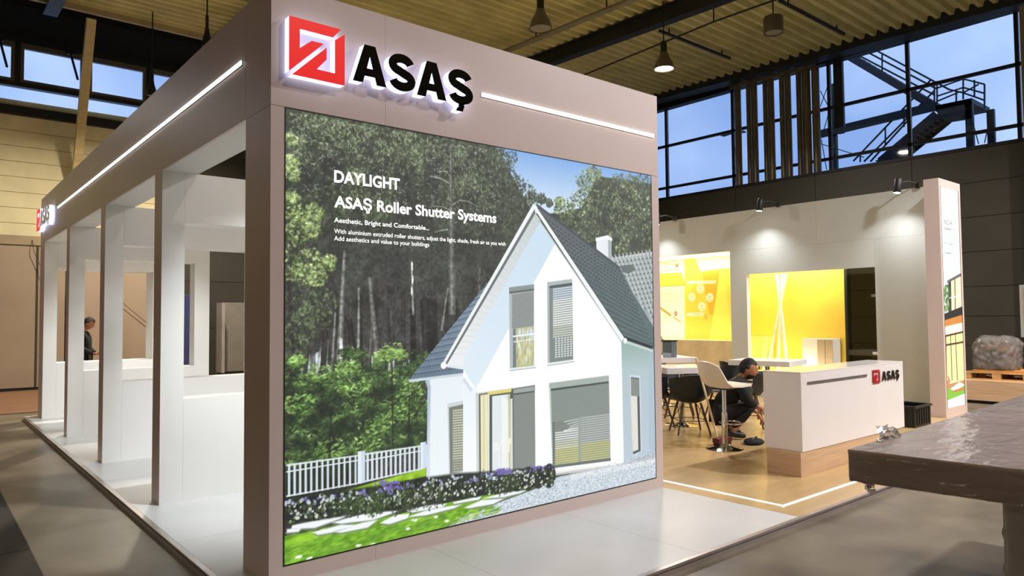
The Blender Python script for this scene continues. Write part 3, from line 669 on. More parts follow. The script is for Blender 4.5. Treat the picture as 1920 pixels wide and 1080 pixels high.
# glazing
XG = 18.8
w1 = empty_struct('window_1', (XG, 6, 5.8))
PANE = clear_mat('window_glass', (252, 253, 255), .35)
ys = [-15.5, -11, -6.6, -2.9, .95] + [at(px, 250, 0, XG).y for px in (1706, 1557, 1375, 1250)][0:4] + [15.6, 18]
zs = [5.8, at(1247, 353, 0, XG).z, at(1247, 275, 0, XG).z, 9.1]
for y0 in ys: obj('mullion', B(XG - .05, XG + .05, y0 - .045, y0 + .045, 5.75, 9.4), STEEL, w1)
ym = at(1574, 200, 0, XG).y; obj('mullion', B(XG - .06, XG + .05, ym - .13, ym + .13, at(1574, 240, 0, XG).z, 9.4), STEEL, w1)
for z0 in zs: obj('transom', B(XG - .05, XG + .05, -15.5, 18, z0 - .04, z0 + .04), STEEL, w1)
for a, b in zip(ys[:-1], ys[1:]):
    for c, d in zip(zs[:-1], zs[1:]): obj('pane', B(XG - .006, XG + .006, a + .05, b - .05, c + .04, d - .04), PANE, w1)
obj('head_beam', beams([((18.1, -15.5, 8.62), (18.1, 17.9, 9.52), .5, .5)]), STEEL, w1); obj('head_panel', B(XG - .2, XG + .1, -16, 18, 8.98, 9.9), BLACKM, w1)
obj('sill_shelf', B(18.2, XG + .1, -16, 18, 5.7, 5.745), STEEL, w1)
obj('corner_column', B(17.75, 18.19, .3, .62, 0, 8.7), mat('column_paint', (120, 112, 96), .6), w1)
# vertical service pipes in front of the glass
PIPE = mat('galvanised_pipe', (112, 104, 84), .4, .4, var=.1)
dp = thing('pipe_bank', 'bank of tall vertical service pipes standing in front of the glazing', 'pipes', (18.4, 6.6, 5.745))
def glassy(px): return at(px, 250, 0, 18.42).y
for k, (px, r_, dx) in enumerate([(1385.5, .1, 0), (1404, .08, .06), (1416.5, .095, 0), (1435.5, .08, .06), (1448, .095, 0), (1467, .085, .06), (1480, .09, 0), (1499, .085, .06), (1514.5, .12, 0), (1530, .11, .06)]):
    yy = glassy(px); obj('vertical_pipe', tubes(([(18.4 + dx, yy, 5.746), (18.4 + dx, yy, Z_CEIL(yy) - .2)], r_), n=14), PIPE, dp, 40)
ya, yb = glassy(1376), glassy(1537); obj('top_rail', beams([((18.26, ya, Z_CEIL(ya) - .25), (18.26, yb, Z_CEIL(yb) - .25), .08, .1)]), PIPE, dp)
# outside: street lamp head and steel escape stair
SIL = mat('outdoor_dark_steel', (34, 44, 52), .6, .2)
st = thing('escape_stair', 'dark steel outdoor escape stair with railings behind the hall glazing', 'stair', (23.0, 4, -.1))
XS = 22.5
def sp(px, py, x=XS): return at(px, py, 0, x)
def tr(name, lst, r=.03):
    for pl_ in lst: obj(name, tubes(([sp(*p) for p in pl_], r), n=6), SIL, st)
def flight(name, a, b, h=.22, dx=1.0):
    p, q = sp(*a), sp(*b)
    for x in (0, dx): obj(name, beams([(p + Vector((x, 0, 0)), q + Vector((x, 0, 0)), .06, h)]), SIL, st)
flight('upper_stringer', (1540, 76), (1752, 200)); flight('lower_stringer', (1756, 214), (1650, 303), .26)
p, q = sp(1748, 216), sp(1650, 300)
for k in range(13):
    c = p.lerp(q, k / 12); obj('tread', B(c.x, c.x + 1.0, c.y - .14, c.y + .14, c.z - .025, c.z + .015), SIL, st)
p, q = sp(1545, 77), sp(1745, 196)
for k in range(21):
    c = p.lerp(q, k / 20); obj('tread', B(c.x, c.x + 1.0, c.y - .14, c.y + .14, c.z - .025, c.z + .015), SIL, st)
pa, pb = sp(1750, 198), sp(1822, 187)
bm = bmesh.new(); prism(bm, [[(sp(*t).y, sp(*t).z) for t in [(1752, 198), (1821, 186), (1821, 222), (1776, 229), (1762, 222)]]], (0, 0, 0), (0, 1, 0), (0, 0, 1), (1, 0, 0), XS, XS + .1); obj('landing_fascia', bm, SIL, st)
obj('landing_deck', B(XS, XS + 1.6, pb.y, pa.y, (pa.z + pb.z) / 2 - .12, (pa.z + pb.z) / 2 + .02), SIL, st)
obj('cross_beam', beams([(sp(1540, 251), sp(1755, 199), .12, .26)]), SIL, st)
for px in (1561, 1574): obj('outer_column', B(XS, XS + .14, sp(px, 200).y - .09, sp(px, 200).y + .09, sp(px, 250).z if px == 1574 else -.1, 9.6), SIL, st)
for (px, x) in ((1817, XS), (1857, XS + 1.5)): obj('support_post', B(x, x + .14, at(px, 230, 0, x).y - .1, at(px, 230, 0, x).y + .1, -.1, at(px, 205 if px > 1830 else 190, 0, x).z), SIL, st)
tr('upper_handrail', [((1600, 71.5), (1780, 168)), ((1580, 73), (1755, 166)), ((1570, 83), (1752, 178))])
tr('landing_rail', [((1780, 168), (1806, 174), (1835, 158)), ((1755, 166), (1806, 148), (1846, 158)), ((1758, 180), (1806, 164), (1846, 175)), ((1757, 190), (1800, 172), (1846, 188))], .025)
tr('baluster', [((1610, 78), (1610, 116)), ((1654, 100), (1654, 140)), ((1700, 122), (1700, 160)), ((1752, 156), (1752, 196)), ((1757, 152), (1757, 198)), ((1806, 141), (1806, 186)), ((1827, 150), (1827, 182)), ((1846, 158), (1846, 203)), ((1793, 172), (1793, 190))], .025)
tr('lower_handrail', [((1745, 150), (1600, 302)), ((1752, 170), (1620, 303)), ((1735, 190), (1632, 303)), ((1775, 228), (1730, 256))])
tr('lower_baluster', [((1660, 240), (1660, 272)), ((1695, 205), (1695, 238)), ((1613, 288), (1613, 304))], .025)
tr('wind_brace', [((1538, 170), (1556, 205)), ((1556, 150), (1538, 200)), ((1540, 270), (1620, 295)), ((1556, 205), (1540, 260)), ((1822, 222), (1835, 270)), ((1852, 240), (1846, 268)), ((1540, 262), (1550, 318))], .015)
slp = thing('street_lamp', 'outdoor street lamp head on a thin mast behind the glazing', 'street lamp', (24, at(1378, 250, 0, 24).y, 0))
c0 = at(1375, 250, 0, 24)
obj('mast', tubes(([(24, c0.y, 0), (24, c0.y, c0.z)], .05)), SIL, slp); obj('lamp_head', beams([(at(1354, 253, 0, 24), at(1372, 247, 0, 24), .25, .12)]), SIL, slp); obj('lamp_arm', beams([(at(1378, 248, 0, 24), at(1396, 247, 0, 24), .2, .07)]), SIL, slp)
gd = struct(obj('floor_2', B(18.5, 60, -40, 60, -.3, -.1), mat('asphalt', (80, 82, 84), .9)))
# ---- far wall: cream cladding, roof light strip, struts
BEIGE = mat('cream_cladding', (240, 230, 184), .6, var=.05, vs=1.5)
wb = empty_struct('wall_back', (2, 18, 0))
z = 3.0
while z < 7.1:
    obj('plank', B(-14, 4.3, 18, 18.12, z + .006, z + .394), BEIGE, wb); z += .4
obj('lower_backing', B(-14, 18.4, 18.12, 18.3, 0, 7.1), DARKP, wb)
for x0 in [4.3, 7.2, 10.1, 13.0, 15.9]:  # shade on the unlit end of the far wall is put into darker panels
    for z0, z1 in [(0, 1.4), (1.4, 2.8), (2.8, 4.2), (4.2, 5.6), (5.6, 7.1)]: obj('panel', B(x0 + .006, min(x0 + 2.894, 18.19), 18, 18.12, z0 + .006, z1 - .006), DARKP, wb)
obj('lower_panel', B(-14, 4.3, 18, 18.12, 0, 3.0), DARKP, wb)
obj('upper_panel', B(-14, 18.4, 17.95, 18.2, 9.0, 10.2), BLACKM, wb); obj('soffit', B(-14, 18.4, 15.6, 18.2, 9.9, 10.1), BLACKM, wb)
obj('ceiling_edge', B(-14, 18.2, 15.66, 15.76, 9.25, 9.5), mat('edge_trim_cream', (176, 164, 128), .6), wb)
w2 = empty_struct('window_2', (2, 18, 7.1))
zq = [7.16, 7.72, 8.95]
xs_ = [-13.6] + [round(-12.1 + 1.55 * k, 2) for k in range(13)]
obj('sill_beam', B(-14, 18.4, 17.85, 18.15, 7.0, 7.22), BLACKM, w2); obj('transom', B(-14, 18.4, 17.9, 18.1, 7.74, 7.86), STEEL, w2); obj('head', B(-14, 18.4, 17.9, 18.1, 8.9, 9.1), BLACKM, w2)
FRM = mat('window_frame_grey', (92, 88, 76), .5)
for a, b in zip(xs_[:-1], xs_[1:]):
    obj('sash', B((a + .06, a + .14, 17.92, 18.02, 7.86, 8.9), (b - .14, b - .06, 17.92, 18.02, 7.86, 8.9), (a + .14, b - .14, 17.92, 18.02, 7.86, 7.94), (a + .14, b - .14, 17.92, 18.02, 8.76, 8.9)), FRM, w2)
    obj('pane', B(a + .14, b - .14, 17.96, 17.975, 7.94, 8.76), PANE, w2); obj('mullion', B(b - .06, b + .06, 17.9, 18.1, 7.86, 8.9), BLACKM, w2); obj('pane', B(a, b, 17.96, 17.975, 7.22, 7.74), PANE, w2)
obj('upper_infill', B(4.6, 18.4, 17.9, 18.1, 7.2, 8.95), BLACKM, w2)
for k, x in enumerate([-3.2, -1.65]):
    a_ = thing('window_opener', ['dark window opener rod at the outermost clerestory pane', 'dark window opener rod beside the first clerestory mullion'][k], 'opener', (x + 3.1, 17.8, 8.2), 'window openers')
    obj('rod', tubes(([(x + 3.1, 17.8, 8.85), (x + 3.25, 17.6, 8.1)], .03), n=6), BLACKM, a_); obj('bracket', B(x + 3.02, x + 3.18, 17.75, 17.9, 8.8, 8.95), BLACKM, a_)
for k, x in enumerate([-3.1, 1.62, 6.2]):
    s_ = thing('roof_strut', ['raking cream timber strut outside the left edge', 'raking cream timber strut crossing the clerestory window near the left edge', 'raking cream timber strut half hidden by the stand side fascia'][k], 'strut', (x, 17.9, 3.4), 'raking roof struts')
    obj('timber', beams([((x, 17.9, 5.2), (x, 15.9, 9.2), .2, .2)]), mat('cream_timber', (214, 196, 142), .6, var=.06, stretch=(1, 1, 6)), s_)
# closing walls behind the viewer
GW = mat('hall_wall_paint', (150, 142, 126), .7)
struct(obj('wall_left', B(-14.2, -14, -16, 18.2, 0, 9.9), GW)); struct(obj('wall_front', B(-14.2, 18.4, -16.2, -16, 0, 9.9), GW))
# cream partition wall at the end of the aisle
CREAM = mat('cream_partition', (150, 134, 114), .6, var=.05, vs=.7)
cp = thing('partition_fence', 'tall cream board partition across the end of the left aisle', 'partition', (-3, 16.45, 0))
for k in range(9):
    x0 = -12.4 + 1.95 * k + (.02 if k else 0); x1 = -12.4 + 1.95 * (k + 1)
    if x1 > 3.4: x1 = 3.4
    obj('board', B(x0, x1 - .03, 16.4, 16.46, .08, 3.5), CREAM, cp)
obj('top_rail', B(-12.4, 3.4, 16.37, 16.5, 3.5, 3.72), mat('cream_rail', (150, 134, 108), .6), cp); obj('foot_rail', B(-12.4, 3.4, 16.42, 16.5, 0, .08), BLACKM, cp)
obj('post', B(.62, .66, 16.385, 16.4, .1, 3.5), mat('dark_joint', (60, 48, 38), .7), cp)
for k, pts in enumerate([[(.52, 16.36, 3.62), (.55, 16.3, 3.35), (.8, 16.3, 2.7), (1.05, 16.32, 2.5)], [(2.0, 16.36, 3.6), (2.1, 16.32, 3.0), (2.5, 16.32, 2.1), (3.05, 16.33, 1.6)]]):
    tag(obj('hanging_cable', tubes((pts, .006), n=6), BLACKM), ['dark cable hanging by the left joint of the cream partition', 'thin cable drooping across the cream partition seen between the fins'][k], 'cable', 'cables on the cream partition')
wf = struct(obj('floor_3', B(-12, 9, 11.4, 16.38, 0, .012), mat('worn_brown_boards', (122, 88, 62), .45, var=.12, vs=1.2, stretch=(.4, 3, 1))))
# dark carpet strip along the aisle
ct = thing('carpet_strip', 'dark brown carpet strip lying along the left aisle edge', 'carpet', (-2, 0, 0))
CARP = mat('dark_carpet', (44, 38, 32), .8, var=.1, vs=30)
yy = -6.0
while yy < 11:
    obj('carpet_tile', B(-3.4, -.985, yy + .008, yy + 1.592, 0, .012), CARP, ct); yy += 1.6
obj('edge_tape', B(-.985, -.975, -6, 11, 0, .014), BLACKM, ct)
# blue panel, grey cupboard, pallet seen through the windows of the fins
tag(obj('blue_panel', B(3.55, 3.98, 14.9, 15.0, 0, 2.3), mat('navy_panel', (40, 48, 92), .5), bevel=.01), 'narrow navy blue panel standing behind the farthest fin', 'panel')
gc = thing('grey_cupboard', 'tall grey cupboard with open door in the dark hall behind the stand', 'cupboard', (5.2, 15.8, 0))
GC = mat('grey_cupboard_paint', (110, 108, 98), .5)
obj('body', B(4.75, 6.6, 15.6, 16.1, .25, 2.12), GC, gc, bevel=.01); obj('door', B(4.62, 4.7, 15.2, 15.62, .25, 2.1), mat('grey_door', (134, 132, 128), .5), gc); obj('plinth', B(4.8, 6.6, 15.65, 16.1, 0, .25), BLACKM, gc)
for zz in (.65, 1.5): obj('hinge', B(4.69, 4.76, 15.57, 15.6, zz, zz + .12), mat('brass', (160, 120, 60), .4, .8), gc)
def pallet(x, y, z0, label, rz=0, lx=1.2, ly=.8, group=None):
    p_ = thing('wooden_pallet', label, 'pallet', (x, y, z0), group, rz)
    def o_(n, b, m=PINE):
        f = B(*b); bmesh.ops.translate(f, verts=f.verts, vec=Vector((x, y, z0))); return obj(n, f, m, p_, bevel=.004)
    for k in range(5): o_('deck_board', (-lx / 2, lx / 2, -ly / 2 + k * (ly - .12) / 4, -ly / 2 + .12 + k * (ly - .12) / 4, .118, .14))
    for k in range(3): o_('cross_board', (-lx / 2 + k * (lx - .14) / 2, -lx / 2 + .14 + k * (lx - .14) / 2, -ly / 2, ly / 2, .1, .118))
    for i in range(3):
        for j in range(3): o_('block', (-lx / 2 + i * (lx - .14) / 2, -lx / 2 + .14 + i * (lx - .14) / 2, -ly / 2 + j * (ly - .1) / 2, -ly / 2 + .1 + j * (ly - .1) / 2, .022, .1))
    for j in range(3): o_('foot_board', (-lx / 2, lx / 2, -ly / 2 + j * (ly - .1) / 2, -ly / 2 + .1 + j * (ly - .1) / 2, 0, .022))
    return p_
pallet(4.3, 13.1, .013, 'wooden pallet on the dark hall floor beneath the grey cupboard')
tag(obj('white_board', beams([((3.75, 12.95, .165), (4.95, 13.1, .18), .5, .02)]), WHITE_IN), 'white board lying on the pallet behind the stand', 'board')
# ---- pendant lamps
def pendant(x, y, zb, label, lit, bell=True, gain=1.0, k_=1.0, col=WARM):
    p_ = thing('pendant_lamp', label, 'lamp', (x, y, zb), 'high bay pendant lamps' if bell else None)
    top = Z_CEIL(y)
    SH = mat('lamp_shade_grey', (108, 100, 86), .4, .3)
    if bell:
        obj('shade', lathe(bmesh.new(), [(a * k_, b) for a, b in [(.05, .42), (.09, .40), (.12, .3), (.2, .16), (.235, .03), (.235, 0), (.225, 0), (.19, .15), (.1, .28), (.0, .3)]], (x, y, zb)), SH if k_ == 1 else BLACKM, p_, 35)
        obj('ballast', tubes(([(x, y, zb + .4), (x, y, zb + .66)], .075 * k_), n=14), BLACKM, p_, 40)
        obj('lens', lathe(bmesh.new(), [(0, .035), (.2 * k_, .035), (.21 * k_, .02), (0, .02)], (x, y, zb)), glow('lit_lens', (255, 236, 206), 14) if lit else mat('dull_lens', (150, 144, 130), .25), p_, 30)
    else:
        obj('shade', lathe(bmesh.new(), [(0, .36), (.2, .36), (.21, .34), (.21, 0), (.19, 0), (.18, .05), (0, .06)], (x, y, zb)), SH, p_, 35)
        obj('lens', lathe(bmesh.new(), [(0, .04), (.17, .04), (.17, .02), (0, .02)], (x, y, zb)), mat('dull_lens', (150, 144, 130), .25), p_, 30)
    obj('stem', tubes(([(x, y, zb + (.6 if bell else .34)), (x, y, top + .02)], .015), n=6), BLACKM, p_)
    if lit: lamp('lamp_light', 'AREA', (x, y, zb - .03), P_PENDANT * gain, col, p_, (x, y, zb - 1), shape='DISK', size=.4, spread=math.radians(165))
    return p_
pendant(11.9, 6.22, 7.5, 'lit bell pendant lamp glowing left of the vertical pipes', True)
pendant(8.02, 6.3, 7.5, 'unlit bell pendant lamp hanging under the ceiling above the stand front', False)
pendant(12.76, 3.89, 7.85, 'unlit grey drum lamp under the dark ceiling right of the beam', False, False)
pendant(2.9, 10.93, 7.3, 'small dark unlit pendant above the stand side fascia', False, k_=.42)
pendant(2.81, 15.0, 7.25, 'dark unlit pendant silhouetted against the clerestory window', False, k_=.5)
for k, (x, y) in enumerate([(2.5, -5.6), (7.6, -4.4), (12.5, -4.4), (3.4, 12.6), (-12.6, .5), (-12.6, 7.0), (-3.4, 15.9)]):  # last three are added, unseen fill for left faces and cream cladding
    pendant(x, y, 7.3, ['lit bell pendant over the aisle in front of the picture wall', 'lit bell pendant over the aisle in front of the counter', 'lit bell pendant over the aisle near the pallets', 'lit bell pendant behind the stand', 'added unseen fill pendant far left of the stand near the front', 'added unseen fill pendant far left of the stand near the back', 'added unseen pendant brightening the cladding above the cream partition'][k], True, True, [.46, 1.3, 2.2, 2.2, .3, .3, .28][k], 1.0, [(1, .82, .72), (.97, .96, 1), (1, .88, .8), (1, .86, .7), (1, .78, .6), (1, .78, .6), (1, .9, .72)][k])
# ================================================================== the stand
PT = .06; H = 3.75
VINYL = mat('grey_vinyl', (204, 206, 207), .3, var=.05, vs=1.1, bump=.02, bs=3, det=6)
OAKF = mat('oak_vinyl_floor', (188, 160, 114), .26, var=.06, vs=1.2, stretch=(.5, 5, 1))
pf = thing('stand_platform', 'low raised stand platform with grey vinyl floor and metal edging', 'platform', (4, 4, 0))
obj('core', B((-.17, 11.3, -1.33, 10.32, 0, .04)), BLACKM, pf)
xs = [-.17, 1.13, 2.43, 3.74]; ysr = [-1.33, -.02, 1.28, 2.58, 3.88, 5.18, 6.48, 7.78, 9.08, 10.32]
for a, b in zip(xs[:-1], xs[1:]):
    for c, d in zip(ysr[:-1], ysr[1:]): obj('floor_panel', B(a + .0012, b - .0012, c + .0012, d - .0012, .04, PT), VINYL, pf)
for a, b in zip([3.74, 5.2, 6.7, 8.2, 9.7], [5.2, 6.7, 8.2, 9.7, 11.3]):
    for c, d in zip([-1.33, .6, 2.5, 4.4, 6.4, 8.4], [.6, 2.5, 4.4, 6.4, 8.4, 10.32]): obj('oak_panel', B(a + .0008, b - .0008, c + .0008, d - .0008, .04, PT), OAKF, pf)
def edging(x0, x1, y0, y1):
    return [(x0, x1, y0, y1, 0, .028), (x0, x1, y0, y1, .034, .05)]
EDG = mat('edge_profile', (196, 186, 182), .3, .8, var=.04)
bm = B(-.205, 11.3, -1.36, -1.345, 0, .03); box(bm, -.19, 11.3, -1.35, -1.33, .028, .05); box(bm, -.205, 11.3, -1.365, -1.331, .05, .0605); obj('edge_front', bm, EDG, pf)
bm = B(-.205, -.19, -1.36, 10.35, 0, .03); box(bm, -.19, -.17, -1.33, 10.35, .028, .05); box(bm, -.21, -.171, -1.33, 10.35, .05, .0605); obj('edge_side', bm, EDG, pf)
LED = glow('led_white', (255, 253, 250), 3.2)
fs = thing('floor_light_strip', 'L shaped white light strip set in the oak floor at the stand entrance', 'light strip', (4, -1, PT))
obj('strip', B(3.94, 3.965, -1.095, 2.4, PT - .01, PT + .003), LED, fs); obj('strip', B(3.94, 10.4, -1.095, -1.07, PT - .01, PT + .003), LED, fs)
# ---- front picture wall
dw = thing('picture_wall', 'large white stand front wall holding the backlit house picture', 'wall', (1.87, .2, PT))
g = .0007
obj('carcass', B((.02, 3.725, .02, .41, PT, .16), (.02, 3.725, .02, .41, 2.98, H - .02), (.02, .09, .02, .41, .16, 2.98), (3.64, 3.725, .02, .41, .16, 2.98), (.09, 3.64, .12, .41, .16, 2.98)), BLACKM, dw)
for a, b in [(0, .8), (.8, 3.745)]: obj('fascia_panel', B(a + (g if a else 0), b - g, 0, .02, 2.982 if True else 0, H), WHITE, dw)
for a, b in [(0, .72), (.72, 3.745)]: obj('base_panel', B(a + (g if a else 0), b - g, 0, .02, PT, .158), WHITE, dw)
obj('pier_panel', B(0, .088, 0, .02, .158, 2.979), WHITE, dw); obj('end_strip', B(3.642, 3.745, 0, .02, .158, 2.979), WHITE, dw)
obj('side_panel', B(0, .02, .0205, .43, PT, 2.978), WHITE, dw); obj('side_panel', B(3.725, 3.745, .0205, .43, PT, H), WHITE, dw)
obj('back_panel', B(.02, 3.725, .41, .43, PT, H - .02), WHITE_IN, dw); obj('top_panel', B(.02, 3.725, .0205, .41, H - .02, H), WHITE, dw); obj('side_top_panel', B(0, .02, .0205, .43, 2.981, H), WHITE, dw)
# backlit picture
X0, X1, Z0, Z1 = .095, 3.636, .166, 2.974
lb = thing('backlit_picture', 'backlit picture of a white gabled house in a pine forest with slogan lettering', 'light box', (1.87, 0, Z0))
BLK = mat('black_edge', (12, 12, 13), .5, var=0)
bm = bmesh.new()
for t in [(.088, X0, -.002, .12, .158, 2.98), (X1, 3.642, -.002, .12, .158, 2.98), (X0, X1, -.002, .12, .158, Z0), (X0, X1, -.002, .12, Z1, 2.98)]: box(bm, *t)
obj('frame', bm, BLK, lb)
def Q(pts):
    o = []
    for x, y in pts:
        p = at(x, y, 1, 0); o.append((p.x - X0, p.z - Z0))
    return o
PR = paint_house_print(X1 - X0, Z1 - Z0, 840, 666, Q)
grid_print('picture', PR, (X0, .001, Z0), (1, 0, 0), (0, 0, 1), print_mat('backlit_ink', 1.0), lb)
TXT = glow('white_letter_glow', (255, 255, 255), 1.0)
OF, UF, VF, NF = (0, 0, 0), (1, 0, 0), (0, 0, 1), (0, -1, 0)
text_on('headline', 'DAYLIGHT', .42, .912, 2.545, .081, OF, UF, VF, NF, TXT, lb, .03)
text_on('slogan', 'ASAŞ Roller Shutter Systems', .42, 1.768, 2.382, .077, OF, UF, VF, NF, TXT, lb, .028)
text_on('subline', 'Aesthetic, Bright and Comfortable...', .42, 1.153, 2.284, .031, OF, UF, VF, NF, TXT, lb, .014)
text_on('body_text', 'With aluminium extruded roller shutters, adjust the light, shade, fresh air as you wish', .42, 1.857, 2.213, .029, OF, UF, VF, NF, TXT, lb, .006)
text_on('body_text', 'Add aesthetics and value to your buildings', .42, 1.152, 2.166, .029, OF, UF, VF, NF, TXT, lb, .006)
# ---- side fascia over the fins
sf = thing('side_fascia', 'long white fascia beam over the row of fins on the left side', 'fascia', (.15, 5, 2.98))
obj('core', B(.02, .28, .432, 10.28, 3.0, H - .02), BLACKM, sf)
for a, b in [(.432, 2.6), (2.6, 5.0), (5.0, 7.45), (7.45, 10.3)]:
    obj('outer_panel', B(0, .02, a + g, b - g, 2.98, H), WHITE, sf); obj('soffit_panel', B(.0205, .3, a + g, b - g, 2.98, 3.0), WHITE_IN, sf); obj('inner_panel', B(.28, .3, a + g, b - g, 3.0005, H), WHITE_IN, sf)
obj('top_panel', B(.0205, .2795, .432, 10.28, H - .02, H), WHITE, sf); obj('end_panel', B(.0205, .2795, 10.28, 10.3, 3.0005, H - .0205), WHITE, sf)
# ---- fins with window openings
def fin(y0, y1, label):
    f = thing('window_partition', label, 'partition', (1, y0, PT), 'white fins with window openings')
    zt = 2.978; za, zb = .96, 2.53; xa, xb, xe = .19, 1.66, 1.88
    obj('pier', B(.0, xa - .001, y0 + .0005, y1, PT, zt), WHITE_IN, f); obj('edge_strip', B(-.002, 0, y0, y1, PT, zt), WHITE, f)
    obj('parapet', B(xa, xb, y0, y1, PT, za), WHITE_IN, f); obj('header', B(xa, xb, y0, y1, zb, zt), WHITE_IN, f); obj('jamb', B(xb + .001, xe, y0 + .0005, y1, PT, zt), WHITE_IN, f)
    return f
fin(2.48, 2.73, 'white fin with a window opening nearest the picture wall'); fin(4.9, 5.15, 'second white fin behind the picture wall with window opening'); fin(7.3, 7.55, 'third white fin behind the picture wall with window opening'); fin(9.78, 10.28, 'rearmost white fin closing the stand side under the small sign')
# seat-like low unit glimpsed behind the second fin
# ---- light strips on fascia
ls = thing('fascia_light_strip', 'white linear light strip on the front fascia right of the sign', 'light strip', (2.6, 0, 3.34))
obj('lens', B(1.632, 3.68, -.012, .004, 3.343, 3.372), LED, ls); obj('housing', B(1.628, 3.684, -.004, .001, 3.339, 3.376), ALU, ls)
ls = thing('fascia_light_strip', 'long white linear light strip running along the left side fascia', 'light strip', (0, 4.5, 3.36))
obj('lens', B(-.012, .004, .5, 8.4, 3.366, 3.392), LED, ls); obj('housing', B(-.004, .001, .494, 8.406, 3.361, 3.397), BLACKM, ls)
# ---- logo signs
A_OUT = [(0, 0), (.33, 1), (.65, 1), (.98, 0), (.70, 0), (.645, .19), (.335, .19), (.28, 0)]; A_IN = [(.40, .39), (.58, .39), (.49, .72)]
def s_outline():
    c = []
    for k in range(15): a = math.radians(12 + (252 - 12) * k / 14); c.append((.43 + .275 * math.cos(a), .705 + .175 * math.sin(a)))
    for k in range(15): a = math.radians(72 - (72 + 170) * k / 14); c.append((.45 + .285 * math.cos(a), .295 + .175 * math.sin(a)))
    w = .12; lft, rgt = [], []
    for i, p in enumerate(c):
        a, b = c[max(i - 1, 0)], c[min(i + 1, len(c) - 1)]; dx, dy = b[0] - a[0], b[1] - a[1]; l_ = math.hypot(dx, dy)
        lft.append((p[0] - dy / l_ * w, p[1] + dx / l_ * w)); rgt.append((p[0] + dy / l_ * w, p[1] - dx / l_ * w))
    return [lft, rgt]
S_OUT = s_outline()
CED = [(.37, .03), (.55, .03), (.55, -.07), (.5, -.2), (.28, -.2), (.33, -.1), (.37, -.1)]
SYM_A = [(0, 1), (.93, 1), (.78, .82), (.18, .82), (.18, .48), (.39, .66), (.61, .66), (0, .05)]
SYM_B = [(b, a) for a, b in SYM_A][::-1]
SIDE = glow('sign_acrylic', (216, 224, 255), 1.3); RED = mat('red_sign_face', (90, 3, 4), .4, var=.02, emit=(246, 14, 12), es=.8); GBLK = mat('gloss_black_face', (10, 9, 11), .08, var=0)
REDP = mat('red_plate', (176, 22, 34), .35); BLKP = mat('black_plate', (16, 16, 18), .3)
def ribbon(bm, ll, O, U, V, N, d0, d1):
    O, U, V, N = Vector(O), Vector(U), Vector(V), Vector(N); l_, r_ = ll; n = len(l_)
    q = [[bm.verts.new(O + U * a + V * b + N * d) for a, b in side_] for side_ in (l_, r_) for d in (d0, d1)]
    for i in range(n - 1):
        bm.faces.new([q[1][i], q[1][i + 1], q[3][i + 1], q[3][i]]); bm.faces.new([q[0][i], q[2][i], q[2][i + 1], q[0][i + 1]])
        bm.faces.new([q[0][i], q[0][i + 1], q[1][i + 1], q[1][i]]); bm.faces.new([q[2][i], q[3][i], q[3][i + 1], q[2][i + 1]])
    for i in (0, n - 1): bm.faces.new([q[0][i], q[1][i], q[3][i], q[2][i]])
    return bm
def logo(label, O, U, V, N, sw, lh, base, lx, sx, d0, d1, halo):
    t = thing('logo_sign', label, 'sign', O)
    O = Vector(O); 
    side, red, blk = (SIDE, RED, GBLK) if halo else (ALU, REDP, BLKP)
    def put(name, loops, x, z, w, h, m):
        ll = [[(x + a * w, z + b * h) for a, b in lp] for lp in loops]; mk = ribbon if loops is S_OUT else prism
        body = obj(name, mk(bmesh.new(), ll, O, U, V, N, d0, d1), side, t)
        obj('face', mk(bmesh.new(), ll, O, U, V, N, d1 + .0005, d1 + .006), m, body)
    put('emblem', [SYM_A], sx, base[0], sw, base[1], red); put('emblem', [SYM_B], sx, base[0], sw, base[1], red)
    for k, (x, w) in enumerate(lx):
        if k % 2 == 0: put('letter_a', [A_OUT, A_IN], x, base[2], w, lh, blk)
        elif k == 1: put('letter_s', S_OUT, x, base[2], w / .87, lh, blk)
        else:
            put('letter_s', S_OUT, x, base[2], w / .87, lh, blk); put('cedilla', [CED], x, base[2], w / .87, lh, blk)
    return t
logo('large glowing sign with red square emblem and black capital letters on the front fascia', (0, 0, 0), (1, 0, 0), (0, 0, 1), (0, -1, 0), .372, .257, (3.168, .362, 3.217), [(.515, .252), (.772, .225), (1.006, .252), (1.263, .235)], .083, .012, .075, True)
logo('small glowing lettered sign with red emblem at the far end of the side fascia', (0, 10.22, 0), (0, -1, 0), (0, 0, 1), (-1, 0, 0), .372, .257, (3.168, .362, 3.217), [(.515, .252), (.772, .225), (1.006, .252), (1.263, .235)], .083, .012, .075, True)
# ---- back wall of the stand with yellow openings
XB = 11.1
bw = thing('stand_back_wall', 'tall light grey rear wall of the stand with two yellow openings', 'wall', (XB, 3, PT))
yN = [.12, 1.17, 3.78, 4.03, 6.75, 10.2]; T = .12
def bp(name, y0, y1, z0, z1, m=GREYWALL): return obj(name, B(XB, XB + T, y0 + .001, y1 - .001, z0 + .001, z1 - .001), m, bw)
for a, b in [(.12, 2.2), (2.2, 4.85), (4.85, 7.5), (7.5, 10.2)]: bp('upper_panel', a, b, 2.96, H)
bp('wall_panel', .12, 1.17, PT, 2.96); bp('wall_panel', 1.17, 3.66, 2.47, 2.96); bp('wall_panel', 3.66, 4.03, PT, 2.96); bp('wall_panel', 6.75, 10.2, PT, 2.96)
bp('parapet', 4.03, 6.75, PT, 1.13, mat('cream_front', (226, 206, 158), .5)); bp('parapet', 1.17, 3.66, PT, .45)
obj('jamb', B(XB + T, XB + .16, 1.13, 1.17, .45, 2.5), ALU, bw)
